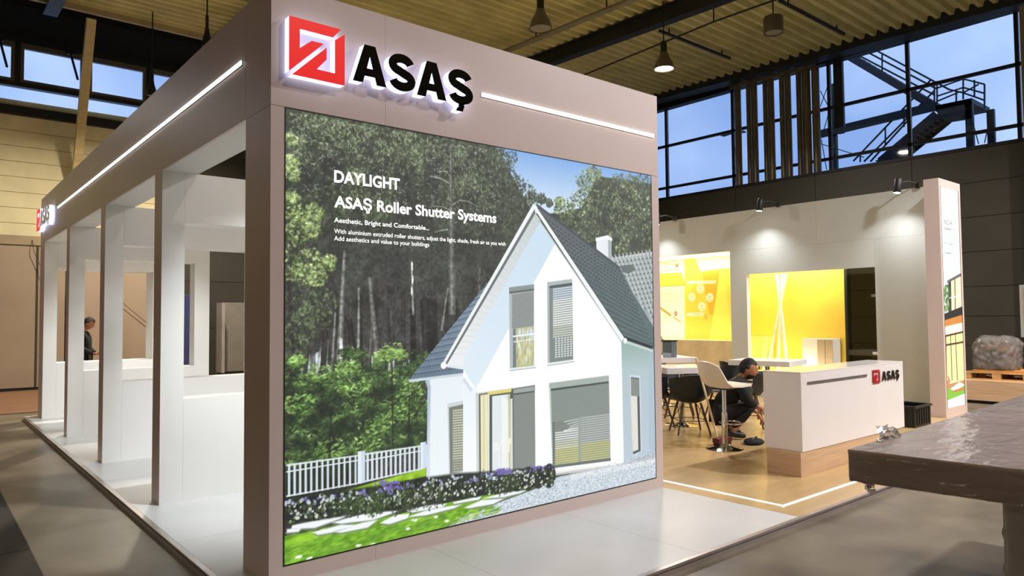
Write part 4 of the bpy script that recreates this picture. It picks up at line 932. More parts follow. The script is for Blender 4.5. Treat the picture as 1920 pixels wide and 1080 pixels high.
# yellow showcase (left opening)
YEL = mat('yellow_panel', (253, 214, 84), .45, var=.015); YELP = mat('pale_yellow_panel', (252, 236, 130), .45)
n1_ = thing('yellow_showcase', 'lit yellow showcase recess with white diagram poster in the rear wall', 'showcase', (XB + .3, 5, 1.13))
obj('ledge', B(XB + .005, XB + .62, 4.0, 6.8, 1.09, 1.128), mat('ledge_white', (250, 240, 200), .4), n1_); obj('lid', B(XB + T, XB + .62, 4.0, 6.8, 2.96, 3.0), YEL, n1_); obj('cheek', B(XB + T, XB + .62, 3.98, 4.02, 1.13, 2.96), YEL, n1_); obj('cheek', B(XB + T, XB + .62, 6.76, 6.8, 1.13, 2.96), YEL, n1_)
w_, h_ = 2.74, 1.83
NP = Print(w_, h_, 211, 141, (255, 224, 84)); XN = XB + .56
def Qn(pts):
    o = []
    for x, y in pts:
        p = at(x, y, 0, XN); o.append((6.76 - p.y, p.z - 1.13))
    return o
f_ = lambda pts, c, **k: NP.fill(Qn(pts), c, **k)
f_([(1200, 480), (1283, 476), (1284, 640), (1200, 640)], (255, 244, 214)); f_([(1200, 514), (1277, 511), (1284, 535), (1200, 538)], (252, 214, 70)); NP.line(*Qn([(1230, 538), (1284, 535)]), .012, (206, 150, 30)); NP.line(*Qn([(1277, 511), (1284, 535)]), .012, (206, 150, 30))
for a, b in [((1236, 491), (1278, 499)), ((1254, 489), (1262, 484)), ((1262, 490), (1271, 484)), ((1240, 500), (1246, 494)), ((1246, 503), (1254, 496)), ((1238, 508), (1272, 505))]: NP.line(*Qn([a, b]), .014, (150, 132, 60))
for a, b, w in [((1238, 577), (1258, 592), .05), ((1262, 594), (1277, 604), .025)]: NP.line(*Qn([a, b]), w, (196, 160, 60))
u_, v_ = Qn([(1269, 498)])[0]; NP.dab(u_, v_, .05, .05, 0, (240, 110, 70), .9); u_, v_ = Qn([(1267, 588)])[0]; NP.dab(u_, v_, .045, .06, 0, (206, 60, 26), 1); NP.dab(u_, v_, .02, .03, 0, (255, 220, 190), 1)
for y in (552, 565, 598): NP.line(*Qn([(1240, y), (1262, y - 1)]), .01, (232, 206, 140))
f_([(1316, 510), (1350, 510), (1331, 632), (1286, 636), (1286, 560)], (252, 206, 66), a=.8); f_([(1316, 510), (1350, 510), (1337, 590), (1330, 590)], (246, 178, 40)); f_([(1350, 512), (1357, 508), (1375, 640), (1330, 640)], (255, 236, 92)); f_([(1300, 478), (1374, 470), (1374, 502), (1330, 506), (1315, 510)], (255, 250, 214))
f_([(1288, 527), (1343, 526), (1341, 531), (1288, 533)], (255, 246, 216)); f_([(1288, 587), (1320, 586), (1318, 592), (1288, 592)], (255, 246, 216)); NP.line(*Qn([(1318, 529), (1340, 528)]), .012, (220, 150, 40)); NP.line(*Qn([(1300, 589), (1316, 589)]), .012, (200, 150, 60))
for x, y in [(1313, 542), (1297, 557), (1331, 558), (1316, 575)]:
    u_, v_ = Qn([(x, y)])[0]; NP.dab(u_, v_, .10, .105, 0, (255, 244, 206), .9, .8); NP.dab(u_, v_ + .01, .035, .035, 0, (236, 200, 120), .8, .6); NP.line((u_ - .05, v_ - .06), (u_ + .05, v_ - .06), .012, (226, 180, 80))
u_, v_ = Qn([(1324, 595)])[0]; NP.dab(u_, v_, .05, .09, .3, (246, 160, 70), .7, .2)
grid_print('poster', NP, (XN, 6.76, 1.13), (0, -1, 0), (0, 0, 1), print_mat('poster_ink', 0), n1_); obj('backing', B(XN + .002, XN + .03, 3.98, 6.8, 1.1, 3.0), WHITE_IN, n1_)
obj('light_bar', B(XB + .14, XB + .2, 4.1, 6.7, 2.9, 2.955), glow('warm_bar', (255, 246, 214), 4), n1_)
lamp('showcase_light', 'AREA', (XB + .2, 5.4, 2.9), P_NICHE * .42, (1, .95, .8), n1_, (XB + .5, 5.4, 1.3), shape='RECTANGLE', size=2.5, size_y=.08)
lamp('showcase_light', 'AREA', (XB + .2, 5.4, 1.16), P_NICHE * .15, (1, .95, .8), n1_, (XB + .55, 5.4, 2.6), shape='RECTANGLE', size=2.5, size_y=.06)
# yellow room (right opening)
n2_ = thing('yellow_alcove', 'yellow lit alcove behind the right opening of the rear wall', 'alcove', (12.2, 3.4, PT))
obj('back_panel', B(12.3, 12.36, 2.26, 5.0, PT, 3.0), YEL, n2_); obj('lid', B(XB + T, 12.36, 2.26, 3.94, 3.0, 3.05), WHITE_IN, n2_); obj('cheek', B(XB + .3, 12.3, 4.9, 4.96, PT, 1.05), YEL, n2_); obj('end_post', B(12.26, 12.4, 2.19, 2.255, PT, 3.0), BLACKM, n2_); obj('base', B(XB + T, 12.3, 2.3, 3.94, PT, .3), YEL, n2_)
obj('light_bar', B(11.68, 11.74, 2.3, 3.9, 2.94, 2.995), glow('warm_bar', (255, 246, 214), 4), n2_)
lamp('alcove_light', 'AREA', (11.71, 3.4, 2.92), P_NICHE * 1.1, (1, .95, .8), n2_, (12.25, 3.4, 1.4), shape='RECTANGLE', size=2.4, size_y=.1)
lamp('alcove_light', 'AREA', (11.75, 3.4, .36), P_NICHE * .5, (1, .95, .8), n2_, (12.3, 3.4, 1.6), shape='RECTANGLE', size=2.4, size_y=.1)
PALE = mat('pale_stick', (236, 222, 196), .5)
for k, (a, b) in enumerate([((12.1, 3.36, 2.5), (12.0, 3.83, .3)), ((12.12, 3.47, 2.5), (12.0, 3.56, .3)), ((12.14, 3.6, 2.5), (12.0, 3.3, .3))]):
    tag(obj('leaning_pole', beams([(a, b, .05, .05)]), PALE), ['thickest pale pole leaning left in the yellow alcove', 'upright pale pole crossing in the middle of the alcove', 'thin pale pole leaning right in the yellow alcove'][k], 'pole', 'crossed pale poles in the alcove')
cbx = thing('display_cube', 'white open front cube plinth at the right of the yellow alcove', 'plinth', (12.1, 2.7, .3))
obj('body', B(11.95, 12.28, 2.36, 2.98, .3, 1.18), WHITE_IN, cbx, bevel=.004); obj('door', B(11.93, 11.948, 2.36, 2.5, .32, 1.16), mat('grey_beige', (186, 168, 140), .5), cbx); obj('door', B(11.93, 11.948, 2.51, 2.66, .32, 1.16), mat('grey_beige', (186, 168, 140), .5), cbx)
cbx = thing('display_niche', 'pale open display box at the left of the yellow alcove', 'plinth', (12.1, 3.9, .3))
obj('body', B((11.95, 12.28, 3.78, 4.6, 1.12, 1.2), (11.95, 12.28, 3.78, 3.86, .3, 1.12), (11.95, 12.28, 4.52, 4.6, .3, 1.12), (11.95, 12.28, 3.86, 4.52, .3, .5), (12.24, 12.28, 3.86, 4.52, .5, 1.12)), YELP, cbx)
tag(obj('glass_cup', lathe(bmesh.new(), [(0, 0), (.05, 0), (.08, .13), (.072, .13), (.045, .01), (0, .01)], (12.05, 4.05, .5), 16), clear_mat('glass', (240, 240, 230), 1), smooth=40), 'small clear cup inside the pale display box', 'cup')
gp = thing('alcove_glass_pane', 'narrow tinted glass pane at the right side of the alcove opening', 'glass', (XB + .06, 1.7, .45)); obj('pane', B(XB + .05, XB + .058, 1.18, 1.69, .45, 2.46), clear_mat('tinted_glass', (214, 206, 160), .8), gp); obj('patch_fitting', B(XB + .03, XB + .08, 1.18, 1.26, 1.95, 2.0), CHROME, gp); obj('patch_fitting', B(XB + .03, XB + .08, 1.18, 1.26, .95, 1.0), CHROME, gp)  # plain glass pane in the opening, no door leaf
# ---- narrow pylon with picture
py_ = thing('pylon', 'white square pylon with tall narrow backlit picture at the right end', 'pylon', (10.9, 0, PT))
obj('body', B(10.45, 11.35, -.085, .118, PT, H), WHITE, py_); 
bm = bmesh.new()
for t in [(10.45, 10.51, -.1, -.085, PT, H), (11.27, 11.35, -.1, -.085, PT, H), (10.51, 11.27, -.1, -.085, PT, .2), (10.51, 11.27, -.1, -.085, 3.62, H)]: box(bm, *t)
obj('face_frame', bm, WHITE, py_); obj('edge_frame', B((10.505, 10.515, -.103, -.085, .19, 3.63), (11.265, 11.275, -.103, -.085, .19, 3.63)), ALU, py_)
VP = Print(.76, 3.42, 90, 400, (246, 250, 253))
def Qv(pts):
    o = []
    for x, y in pts:
        p = at(x, y, 1, -.1); o.append((p.x - 10.51, p.z - .2))
    return o
v = lambda pts, c, **k: VP.fill(Qv(pts), c, **k)
v([(1760, 520), (1810, 510), (1810, 590), (1760, 600)], (236, 244, 246))
v([(1777, 526), (1806, 510), (1806, 516), (1777, 532)], (96, 92, 88)); v([(1779, 530), (1806, 516), (1807, 578), (1780, 586)], (250, 236, 190)); v([(1779, 530), (1784, 527), (1785, 585), (1780, 586)], (60, 50, 42)); v([(1790, 523), (1792, 522), (1793, 582), (1791, 582)], (120, 96, 60)); VP.line(*Qv([(1775, 560), (1808, 553)]), .02, (206, 214, 216))
for k in range(60):
    u_, v_ = Qv([(1771 + 9 * VP.rng.rand(), 535 + 48 * VP.rng.rand())])[0]; VP.dab(u_, v_, .04, .03, 0, (70, 110, 50) if VP.rng.rand() < .6 else (120, 160, 90), .8)
v([(1770, 589), (1808, 573), (1808, 590), (1770, 602)], (24, 26, 30)); v([(1770, 601), (1809, 589), (1809, 605), (1770, 615)], (206, 132, 56)); v([(1770, 613), (1809, 604), (1809, 640), (1770, 640)], (252, 240, 214)); v([(1774, 628), (1809, 620), (1811, 715), (1776, 718)], (255, 236, 160))
for a in [((1774, 628), (1776, 716)), ((1783, 626), (1786, 714)), ((1792, 624), (1796, 714))]: VP.line(*Qv(a), .03, (66, 48, 34))
for a in [((1774, 630), (1808, 622)), ((1775, 647), (1809, 641))]: VP.line(*Qv(a), .03, (66, 48, 34))
v([(1772, 722), (1810, 712), (1811, 740), (1772, 740)], (190, 140, 90)); v([(1775, 731), (1811, 718), (1811, 738), (1775, 752)], (124, 186, 60)); v([(1783, 729), (1800, 716), (1810, 722), (1790, 734)], (250, 240, 226)); v([(1786, 733), (1808, 726), (1808, 731), (1788, 736)], (200, 120, 60)); v([(1775, 752), (1812, 737), (1812, 765), (1776, 770)], (232, 238, 236))
for k in range(20):
    u_, v_ = Qv([(1772 + 9 * VP.rng.rand(), 700 + 20 * VP.rng.rand())])[0]; VP.dab(u_, v_, .06, .04, 0, [(200, 140, 90), (246, 220, 180), (150, 90, 60)][VP.rng.randint(3)], .8)
grid_print('picture', VP, (10.51, -.094, .2), (1, 0, 0), (0, 0, 1), print_mat('backlit_ink_bright', 1.35), py_)
DKT = mat('dark_print', (60, 62, 66), .6, var=0)
OP = (10.51, -.0945, .2)
def vt(s, px0, px1, py, cap, off=0):
    a, b = Qv([(px0, py), (px1, py)]); text_on('lettering', s, a[0], b[0], a[1], cap, OP, (1, 0, 0), (0, 0, 1), (0, -1, 0), DKT, py_, off, .001)
vt('NOVA', 1771, 1786, 420, .075)
for k, (y0, w0, t) in enumerate([(430, 1793, .03), (441, 1795, .008), (447, 1795, .008), (457, 1789, .02), (465, 1796, .008), (472, 1795, .008), (475, 1789, .02)]):
    p, q = Qv([(1771.5, y0), (w0, y0 + (w0 - 1771) * .18)]); bm = bmesh.new(); q = (q[0], p[1])
    n_ = int((q[0] - p[0]) / .05)
    for j in range(n_): box(bm, 10.51 + p[0] + j * .05, 10.51 + p[0] + j * .05 + .03 + .012 * math.sin(j * 7 + k), -.0955, -.0945, .2 + p[1], .2 + p[1] + t)
    obj('text_line', bm, mat('grey_print', (150, 154, 160), .6, var=0), py_)
# ---- arm spotlights on the rear wall
def spotlight(p, wallp, aimp, label, power, group, color=COOL, cone=75, blend=.8):
    p, wallp, aimp = Vector(p), Vector(wallp), Vector(aimp); d = (aimp - p).normalized()
    t = thing('arm_spotlight', label, 'spotlight', wallp, group)
    obj('clamp', B(wallp.x - .03, wallp.x + .03, wallp.y - .03, wallp.y + .03, wallp.z - .03, wallp.z + .06), BLACKM, t)
    obj('arm', tubes(([wallp + Vector((0, 0, .04)), (wallp + p) / 2 + Vector((0, 0, .1)), p - d * .06 + Vector((0, 0, .02))], .012), n=8), BLACKM, t, 50)
    obj('housing', tubes(([p - d * .16, p - d * .14, p + d * .07, p + d * .075], [.04, .055, .06, .058]), n=18), BLACKM, t, 40)
    obj('lens', tubes(([p + d * .0755, p + d * .08], [.05, .05]), n=18), glow('spot_lens', (255, 252, 244), 16), t)
    lamp('spot_light', 'SPOT', p + d * .1, power, color, t, aimp, spot_size=math.radians(cone), spot_blend=blend, shadow_soft_size=.05)
    return t
for k, y in enumerate([5.5, 3.05, .55]):
    spotlight((10.72, y + .06, 3.72), (11.08, y - .12, 3.76), (10.5, y + .3, .9), ['black arm spotlight on the rear wall beside the picture wall edge', 'middle black arm spotlight on top of the rear wall', 'black arm spotlight on the rear wall next to the pylon'][k], P_SPOT, 'arm spotlights on the rear wall', cone=125, blend=1)
# bay spotlights behind the picture wall and on the fins
for k, (y, ya_, zw) in enumerate([(2.48, .42, 3.74), (4.9, 2.6, 2.97), (7.3, 5.02, 2.97), (9.78, 7.42, 2.97)]):
    spotlight((1.3, ya_ + .25, 3.6 if k == 0 else 3.35), (1.3, ya_, zw), (.95, y - .12, .5), ['spotlight on the back of the picture wall lighting the first fin', 'spotlight on the first fin lighting the second fin', 'spotlight on the second fin lighting the third fin', 'spotlight on the third fin lighting the rearmost fin'][k], P_BAY * (1.45, .42, .55, .7)[k], 'bay spotlights', cone=76, blend=1)
# ================================================================== furniture and people
# ---- counter
cn = thing('reception_counter', 'white reception counter on a light oak plinth with the red emblem logo', 'counter', (6.27, -.45, PT))
obj('body', B(5.08, 7.5, -.66, -.25, .3, 1.07), mat('counter_white', (240, 236, 235), .3, var=.01), cn, bevel=.003); obj('worktop', B(5.08, 7.5, -.66, -.25, 1.0705, 1.085), mat('counter_gloss_white', (238, 236, 232), .12, var=.01), cn, bevel=.002)
obj('plinth', B(5.05, 7.2, -.655, -.29, PT, .2985), WOODL, cn, bevel=.002); obj('metal_strip', B(5.2, 6.52, -.668, -.659, .962, .985), mat('strip_alu', (150, 148, 150), .35, .7), cn)
t = logo('flat red emblem and black capital letters on the white counter front', (0, -.66, 0), (1, 0, 0), (0, 0, 1), (0, -1, 0), .19, .105, (.872, .148, .888), [(6.9, .125), (7.03, .105), (7.14, .125), (7.27, .105)], 6.66, .0005, .004, False)
# ---- bar stool
bs = thing('bar_stool', 'white shell bar stool on chrome pedestal beside the counter', 'stool', (5.8, .7, PT))
bx, by = 5.8, .7
F = Vector((.95, -.3, 0)).normalized(); R_ = Vector((-F.y, F.x, 0))
def shell(path, wid, curl, back, n=14, th=.018):
    """seat shell: path of (forward, up) points, widths and side curl along it"""
    bm = bmesh.new(); rows = []
    for i, (f, z) in enumerate(path):
        row = []
        for k in range(n + 1):
            s = -1 + 2 * k / n
            row.append(bm.verts.new(F_ * (f + back[i] * abs(s) ** 2.2) + R2 * (s * wid[i]) + Vector((0, 0, z + curl[i] * abs(s) ** 2.6)) + C0))
        rows.append(row)
    for a, b in zip(rows[:-1], rows[1:]):
        for k in range(n): bm.faces.new([a[k], a[k + 1], b[k + 1], b[k]])
    bmesh.ops.recalc_face_normals(bm, faces=bm.faces)
    bmesh.ops.solidify(bm, geom=bm.faces[:], thickness=th)
    return bm
F_, R2, C0 = F, R_, Vector((bx, by, 0))
WSH = mat('white_shell_plastic', (232, 222, 206), .35, var=.01)
obj('shell', shell([(.30, .83), (.24, .845), (.1, .825), (-.06, .815), (-.16, .835), (-.22, .90), (-.26, .99), (-.285, 1.07), (-.295, 1.12)], [.17, .19, .205, .215, .215, .21, .2, .18, .14], [0, 0, .01, .03, .05, .03, .0, -.01, -.03], [-.02, 0, 0, .02, .05, .08, .09, .08, .05], th=.03), WSH, bs, 50)
obj('seat_plate', B(bx - .1, bx + .1, by - .1, by + .1, .775, .8), BLACKM, bs); obj('upper_column', tubes(([(bx, by, .45), (bx, by, .79)], .025), n=18), CHROME, bs, 40); obj('lower_column', tubes(([(bx, by, .08), (bx, by, .5)], .034), n=18), CHROME, bs, 40)
obj('base', lathe(bmesh.new(), [(0, 0), (.215, 0), (.215, .008), (.19, .016), (.09, .035), (.05, .07), (.0, .075)], (bx, by, PT), 36), CHROME, bs, 35)
ring = [Vector((bx, by, .37)) + F * (.1 + .12 * math.cos(a)) + R_ * (.15 * math.sin(a)) for a in [2 * math.pi * k / 24 for k in range(25)]]
obj('footrest', tubes((ring, .011), n=8), CHROME, bs, 50)
# ---- chairs
def chair(x, y, ang, label):
    global F_, R2, C0
    t = thing('shell_chair', label, 'chair', (x, y, PT), 'black shell chairs around the tables')
    F_ = Vector((math.cos(ang), math.sin(ang), 0)); R2 = Vector((-F_.y, F_.x, 0)); C0 = Vector((x, y, PT))
    obj('shell', shell([(.24, .44), (.18, .455), (.03, .435), (-.12, .43), (-.2, .455), (-.25, .53), (-.285, .64), (-.31, .74), (-.32, .81)], [.21, .24, .26, .275, .29, .295, .285, .26, .21], [.0, .01, .05, .14, .2, .19, .12, .03, -.04], [0, 0, .0, .03, .08, .14, .17, .15, .09]), mat('black_shell', (24, 27, 30), .45), t, 55)
    for a in (-1, 1):
        for b in (-1, 1): obj('leg', tubes(([C0 + F_ * (.13 * a) + R2 * (.12 * b) + Vector((0, 0, .42)), C0 + F_ * (.23 * a) + R2 * (.22 * b)], [.017, .011]), n=8), mat('walnut_leg', (92, 64, 42), .5, var=.1), t, 50)
    P_ = lambda f, r, z: C0 + F_ * f + R2 * r + Vector((0, 0, z))
    obj('wire_brace', tubes(([P_(.14, .13, .4), P_(-.19, .18, .18)], .005), ([P_(-.14, .13, .4), P_(.19, .18, .18)], .005), ([P_(.14, -.13, .4), P_(-.19, -.18, .18)], .005), ([P_(-.14, -.13, .4), P_(.19, -.18, .18)], .005), ([P_(.19, .18, .18), P_(-.19, .18, .18), P_(-.19, -.18, .18), P_(.19, -.18, .18), P_(.19, .18, .18)], .005), n=5), BLACKM, t)
    return t
chair(6.5, 1.72, math.radians(52), 'black shell chair with walnut legs, back to the viewer behind the bar stool')
chair(6.42, 2.28, math.radians(10), 'black shell chair with walnut legs beside the picture wall edge')
chair(7.55, 1.5, math.radians(120), 'black shell chair half hidden behind the crouching man')
chair(7.65, 2.75, math.radians(215), 'black shell chair on the far side of the near white table')
chair(7.9, 2.1, math.radians(185), 'black shell chair right behind the bar stool backrest')
chair(9.35, 2.75, math.radians(-30), 'black shell chair at the left end of the white table by the alcove')
chair(9.3, 1.45, math.radians(80), 'black shell chair in front of the yellow alcove above the counter')
chair(7.95, 4.3, math.radians(-28), 'black shell chair under the table with the grey machine')
# ---- tables
TW = mat('white_table_top', (240, 238, 240), .25, var=.01)
def table(c, lx, ly, ang, label, ht=.92):
    t = thing('pedestal_table', label, 'table', (c[0], c[1], PT), 'white pedestal tables')
    u = Vector((math.cos(ang), math.sin(ang), 0)); v_ = Vector((-u.y, u.x, 0)); cc = Vector((c[0], c[1], 0))
    bm = bmesh.new(); prism(bm, [[(-lx / 2, -ly / 2), (lx / 2, -ly / 2), (lx / 2, ly / 2), (-lx / 2, ly / 2)]], cc, u, v_, (0, 0, 1), ht - .085, ht); obj('top', bm, TW, t, bevel=.004)
    obj('column', tubes(([(c[0], c[1], PT + .02), (c[0], c[1], ht - .085)], .04), n=16), CHROME, t, 40); obj('base', lathe(bmesh.new(), [(0, 0), (.27, 0), (.27, .008), (.1, .02), (.045, .05), (0, .05)], (c[0], c[1], PT), 36), CHROME, t, 35)
    return t
table((6.98, 2.2), .74, .74, math.radians(-30), 'white square pedestal table nearest the bar stool')
table((8.75, 3.9), .9, .9, math.radians(-29), 'white pedestal table carrying the grey machine near the showcase')
table((9.15, 2.1), 1.0, .8, math.radians(-80), 'white pedestal table behind the crouching man')
mc = thing('coffee_machine', 'slim grey machine with a black lever standing on the farthest white table', 'machine', (8.65, 3.72, .92))
mx, my = 8.66, 3.7
obj('body', B(mx - .08, mx + .08, my - .1, my + .1, .92, 1.2), mat('slate_grey_plastic', (96, 108, 118), .4), mc, bevel=.015); obj('tank', B(mx - .084, mx - .06, my - .09, my + .09, .925, 1.0), mat('pale_blue_plastic', (170, 184, 196), .3), mc, bevel=.004); obj('cap', B(mx - .09, mx + .085, my - .11, my + .12, 1.2, 1.225), BLACKP, mc, bevel=.008)
obj('lever', tubes(([(mx, my + .1, 1.2), (mx - .02, my + .2, 1.27)], .008), n=8), BLACKM, mc); obj('knob', tubes(([(mx - .02, my + .17, 1.27), (mx - .02, my + .24, 1.285)], .018), n=10), BLACKP, mc, 40); obj('cable', tubes(([(mx - .06, my + .1, 1.0), (mx - .1, my + .14, .95), (mx - .1, my + .16, .93)], .006), n=6), BLACKM, mc)
# ---- broom, dustpan, bag
br = thing('broom', 'broom with pale handle leaning behind the bar stool and red head', 'broom', (6.0, .86, PT))
obj('handle', tubes(([(5.98, .93, .16), (5.9, 1.16, 1.12)], .013), n=10), mat('pale_handle', (226, 206, 170), .5), br, 40); obj('head', B(5.86, 6.14, .82, .92, .1, .16), mat('maroon_plastic', (92, 22, 34), .5), br, bevel=.01); obj('bristles', B(5.87, 6.13, .83, .91, PT, .1), mat('dark_bristle', (70, 20, 28), .9, var=.2, vs=60), br)
sg = thing('tool_bag', 'small black tool bag slumped on the floor beside the counter', 'bag', (6.36, .66, PT))
bm = bmesh.new(); bmesh.ops.create_icosphere(bm, subdivisions=3, radius=1)
for v_ in bm.verts:
    p = v_.co; k = 1 + .12 * mnoise.noise(p * 2.5); v_.co = Vector((p.x * .15 * k + 6.36, p.y * .11 * k + .66, PT + max(0, (p.z * .05 + .028) * k)))
obj('bag_body', bm, mat('black_cloth', (18, 18, 20), .8), sg, 60); obj('strap', tubes(([(6.28, .64, .12), (6.33, .63, .15), (6.42, .66, .145), (6.45, .68, .11)], .008), n=6), BLACKP, sg, 50)
# ---- black crate
cr_ = thing('plastic_crate', 'black plastic crate on the floor behind the white counter', 'crate', (9.4, -.2, PT))
BC = mat('crate_black', (26, 30, 34), .4)
x0, x1, y0, y1, z0, z1 = 9.05, 9.65, -.2, .2, PT, .36
obj('floor_plate', B(x0 + .02, x1 - .02, y0 + .02, y1 - .02, z0, z0 + .02), BC, cr_)
obj('side', B(x0 + .02, x1 - .02, y0 + .02, y0 + .035, z0 + .02, z1 - .03), BC, cr_); obj('side', B(x0 + .02, x1 - .02, y1 - .035, y1 - .02, z0 + .02, z1 - .03), BC, cr_); obj('end', B(x0 + .02, x0 + .035, y0 + .035, y1 - .035, z0 + .02, z1 - .03), BC, cr_); obj('end', B(x1 - .035, x1 - .02, y0 + .035, y1 - .035, z0 + .02, z1 - .03), BC, cr_)
obj('rim', B((x0, x1, y0, y0 + .04, z1 - .03, z1), (x0, x1, y1 - .04, y1, z1 - .03, z1), (x0, x0 + .04, y0 + .04, y1 - .04, z1 - .03, z1), (x1 - .04, x1, y0 + .04, y1 - .04, z1 - .03, z1)), BC, cr_, bevel=.005)
for k in range(5): obj('rib', B(x0 + .008, x0 + .02, y0 + .05 + k * .07, y0 + .062 + k * .07, z0 + .03, z1 - .03), BC, cr_)
for k in range(6): obj('rib', B(x0 + .08 + k * .085, x0 + .092 + k * .085, y0 + .008, y0 + .02, z0 + .03, z1 - .03), BC, cr_)
# ---- people
SKIN = mat('skin', (176, 122, 92), .5, var=.04, vs=12); CLOTH = mat('black_fabric', (20, 21, 24), .85, var=.12, vs=14); CLOTH2 = mat('black_trousers', (15, 16, 18), .85, var=.12, vs=14); HAIR = mat('black_hair', (14, 12, 12), .7, var=.2, vs=60); OLIVE = mat('olive_shirt', (52, 58, 44), .8)
def skinned(name, V, E, Rr, m, parent, root=0, sub=2):
    me = bpy.data.meshes.new('tmp'); me.from_pydata([tuple(v_) for v_ in V], E, []); o = bpy.data.objects.new('tmp', me); COL.objects.link(o)
    md = o.modifiers.new('s', 'SKIN'); md.use_smooth_shade = True; md.branch_smoothing = .6
    for i, r in enumerate(Rr):
        sv = me.skin_vertices[0].data[i]; sv.radius = (r, r) if not hasattr(r, '__len__') else r; sv.use_root = (i == root)
    s2 = o.modifiers.new('u', 'SUBSURF'); s2.levels = sub; s2.render_levels = sub
    bpy.context.view_layer.update()
    m2 = bpy.data.meshes.new_from_object(o.evaluated_get(bpy.context.evaluated_depsgraph_get()))
    bm = bmesh.new(); bm.from_mesh(m2); bpy.data.objects.remove(o); bpy.data.meshes.remove(me); bpy.data.meshes.remove(m2)
    return obj(name, bm, m, parent, 80)
def head_bm(c, fw, up, sc=1.0):
    fw = Vector(fw).normalized(); up = Vector(up); up = (up - fw * up.dot(fw)).normalized(); sd = up.cross(fw)
    bm = bmesh.new(); bmesh.ops.create_icosphere(bm, subdivisions=4, radius=1)
    for v_ in bm.verts:
        x, y, z = v_.co   # y forward, x side, z up
        w = .078; h = .115; d = .098
        jaw = max(0, -z); nx = x * w * (1 - .32 * jaw ** 1.4); ny = y * d * (1 - .12 * jaw) + .012 * jaw; nz_ = z * h
        if y > 0:
            ny += .026 * math.exp(-((x / .13) ** 2) - ((z + .12) / .2) ** 2) + .008 * math.exp(-((x / .4) ** 2) - ((z - .22) / .1) ** 2)
            ny -= .013 * sum(math.exp(-(((x - e) / .16) ** 2) - ((z - .03) / .1) ** 2) for e in (-.36, .36))
            ny += .008 * math.exp(-((x / .25) ** 2) - ((z + .5) / .07) ** 2) - .004 * math.exp(-((x / .25) ** 2) - ((z + .55) / .02) ** 2) + .01 * math.exp(-((x / .3) ** 2) - ((z + .82) / .15) ** 2)
        if abs(x) > .85 and abs(z) < .3: nx += math.copysign(.014, x) * math.exp(-((y + .1) / .2) ** 2)
        v_.co = Vector(c) + (sd * nx + fw * ny + up * nz_) * sc
    return bm, sd, fw, up
def hair_bm(c, fw, up, sc=1.0, beard=False):
    bm, sd, fw, up = head_bm(c, fw, up, sc * 1.0); c = Vector(c)
    kill = []
    for v_ in bm.verts:
        p = (v_.co - c) / sc; y, z, x = p.dot(fw), p.dot(up), p.dot(sd)
        lim = .055 if y > .03 else (.0 if y > -.02 else -.06)
        keep = z > lim
        if beard: keep = z < -.055 and y > .0 and z > -.125
        if not keep: kill.append(v_)
        else: v_.co = c + (v_.co - c) * (1.012 if beard else 1.07 + .02 * mnoise.noise(p * 40))
    bmesh.ops.delete(bm, geom=kill, context='VERTS'); bmesh.ops.solidify(bm, geom=bm.faces[:], thickness=.003)
    return bm
def hand(parent, wrist, d, palm_n, label=None, curl=.5, flip=1, m=SKIN):
    d = Vector(d).normalized(); n_ = Vector(palm_n); n_ = (n_ - d * n_.dot(d)).normalized(); s = d.cross(n_) * flip; w = Vector(wrist)
    V, E, R = [w, w + d * .045, w + d * .085], [(0, 1), (1, 2)], [.026, (.036), (.036)]
    for k, (o_, l_) in enumerate([(-.030, .068), (-.010, .078), (.011, .072), (.030, .056)]):
        i = len(V); b = w + d * .09 + s * o_; V.append(b); E.append((2, i)); R.append(.0105)
        dd = d.copy(); p = b
        for j in range(3):
            a = curl * (.7 + .25 * j); dd = (dd * math.cos(a) + n_ * math.sin(a)).normalized(); p = p + dd * l_ * (.45, .32, .23)[j]; V.append(p); E.append((i + j, i + j + 1)); R.append(.0095 - .001 * j)
    i = len(V); p = w + d * .03 + s * -.036; V += [p, p + d * .03 + s * -.02 + n_ * .012, p + d * .06 + s * -.022 + n_ * .03]; E += [(1, i), (i, i + 1), (i + 1, i + 2)]; R += [.014, .0115, .0095]
    return skinned('hand', V, E, R, m, parent, 1, 2)
# crouching man
mn = thing('person', 'crouching man in black with dark hair and beard between bar stool and counter', 'person', (6.62, 1.12, PT))
o0 = Vector((6.6, 1.1, PT)); Fm = Vector((.72, -.69, 0)).normalized(); Sm = Vector((Fm.y, -Fm.x, 0))   # Sm: his right side, towards the viewer
J = lambda f, s, z: o0 + Fm * f + Sm * s + Vector((0, 0, z))
pel, bel, che, nk = J(-.16, 0, .34), J(-.1, 0, .48), J(.04, 0, .66), J(.12, 0, .79)
sr, sl = J(.07, .19, .71), J(.07, -.19, .71); er, el_ = J(.12, .27, .5), J(.2, -.25, .48); wr2, wl2 = J(.27, .16, .44), J(.34, -.1, .3)
hr, hl = J(-.14, .11, .33), J(-.14, -.11, .33); kr, kl = J(.2, .2, .42), J(.22, -.18, .4); ar, al = J(-.06, .15, .09), J(-.04, -.15, .09); tr_, tl = J(.12, .17, .04), J(.14, -.17, .04)
HS = 1.15
body = skinned('body', [pel, bel, che, nk, nk.lerp(J(.19, .01, .9), .7), sr, er, wr2, sl, el_, wl2, hr, kr, ar, hl, kl, al], [(0, 1), (1, 2), (2, 3), (3, 4), (2, 5), (5, 6), (6, 7), (2, 8), (8, 9), (9, 10), (0, 11), (11, 12), (12, 13), (0, 14), (14, 15), (15, 16)], [.11, .105, .12, .05, .05, .055, .042, .028, .055, .042, .028, .08, .055, .042, .08, .055, .042], SKIN, mn)
hc = J(.2, .02, .895); hf = Vector((.42, -.86, -.22)); hu = Vector((.2, -.3, .93))
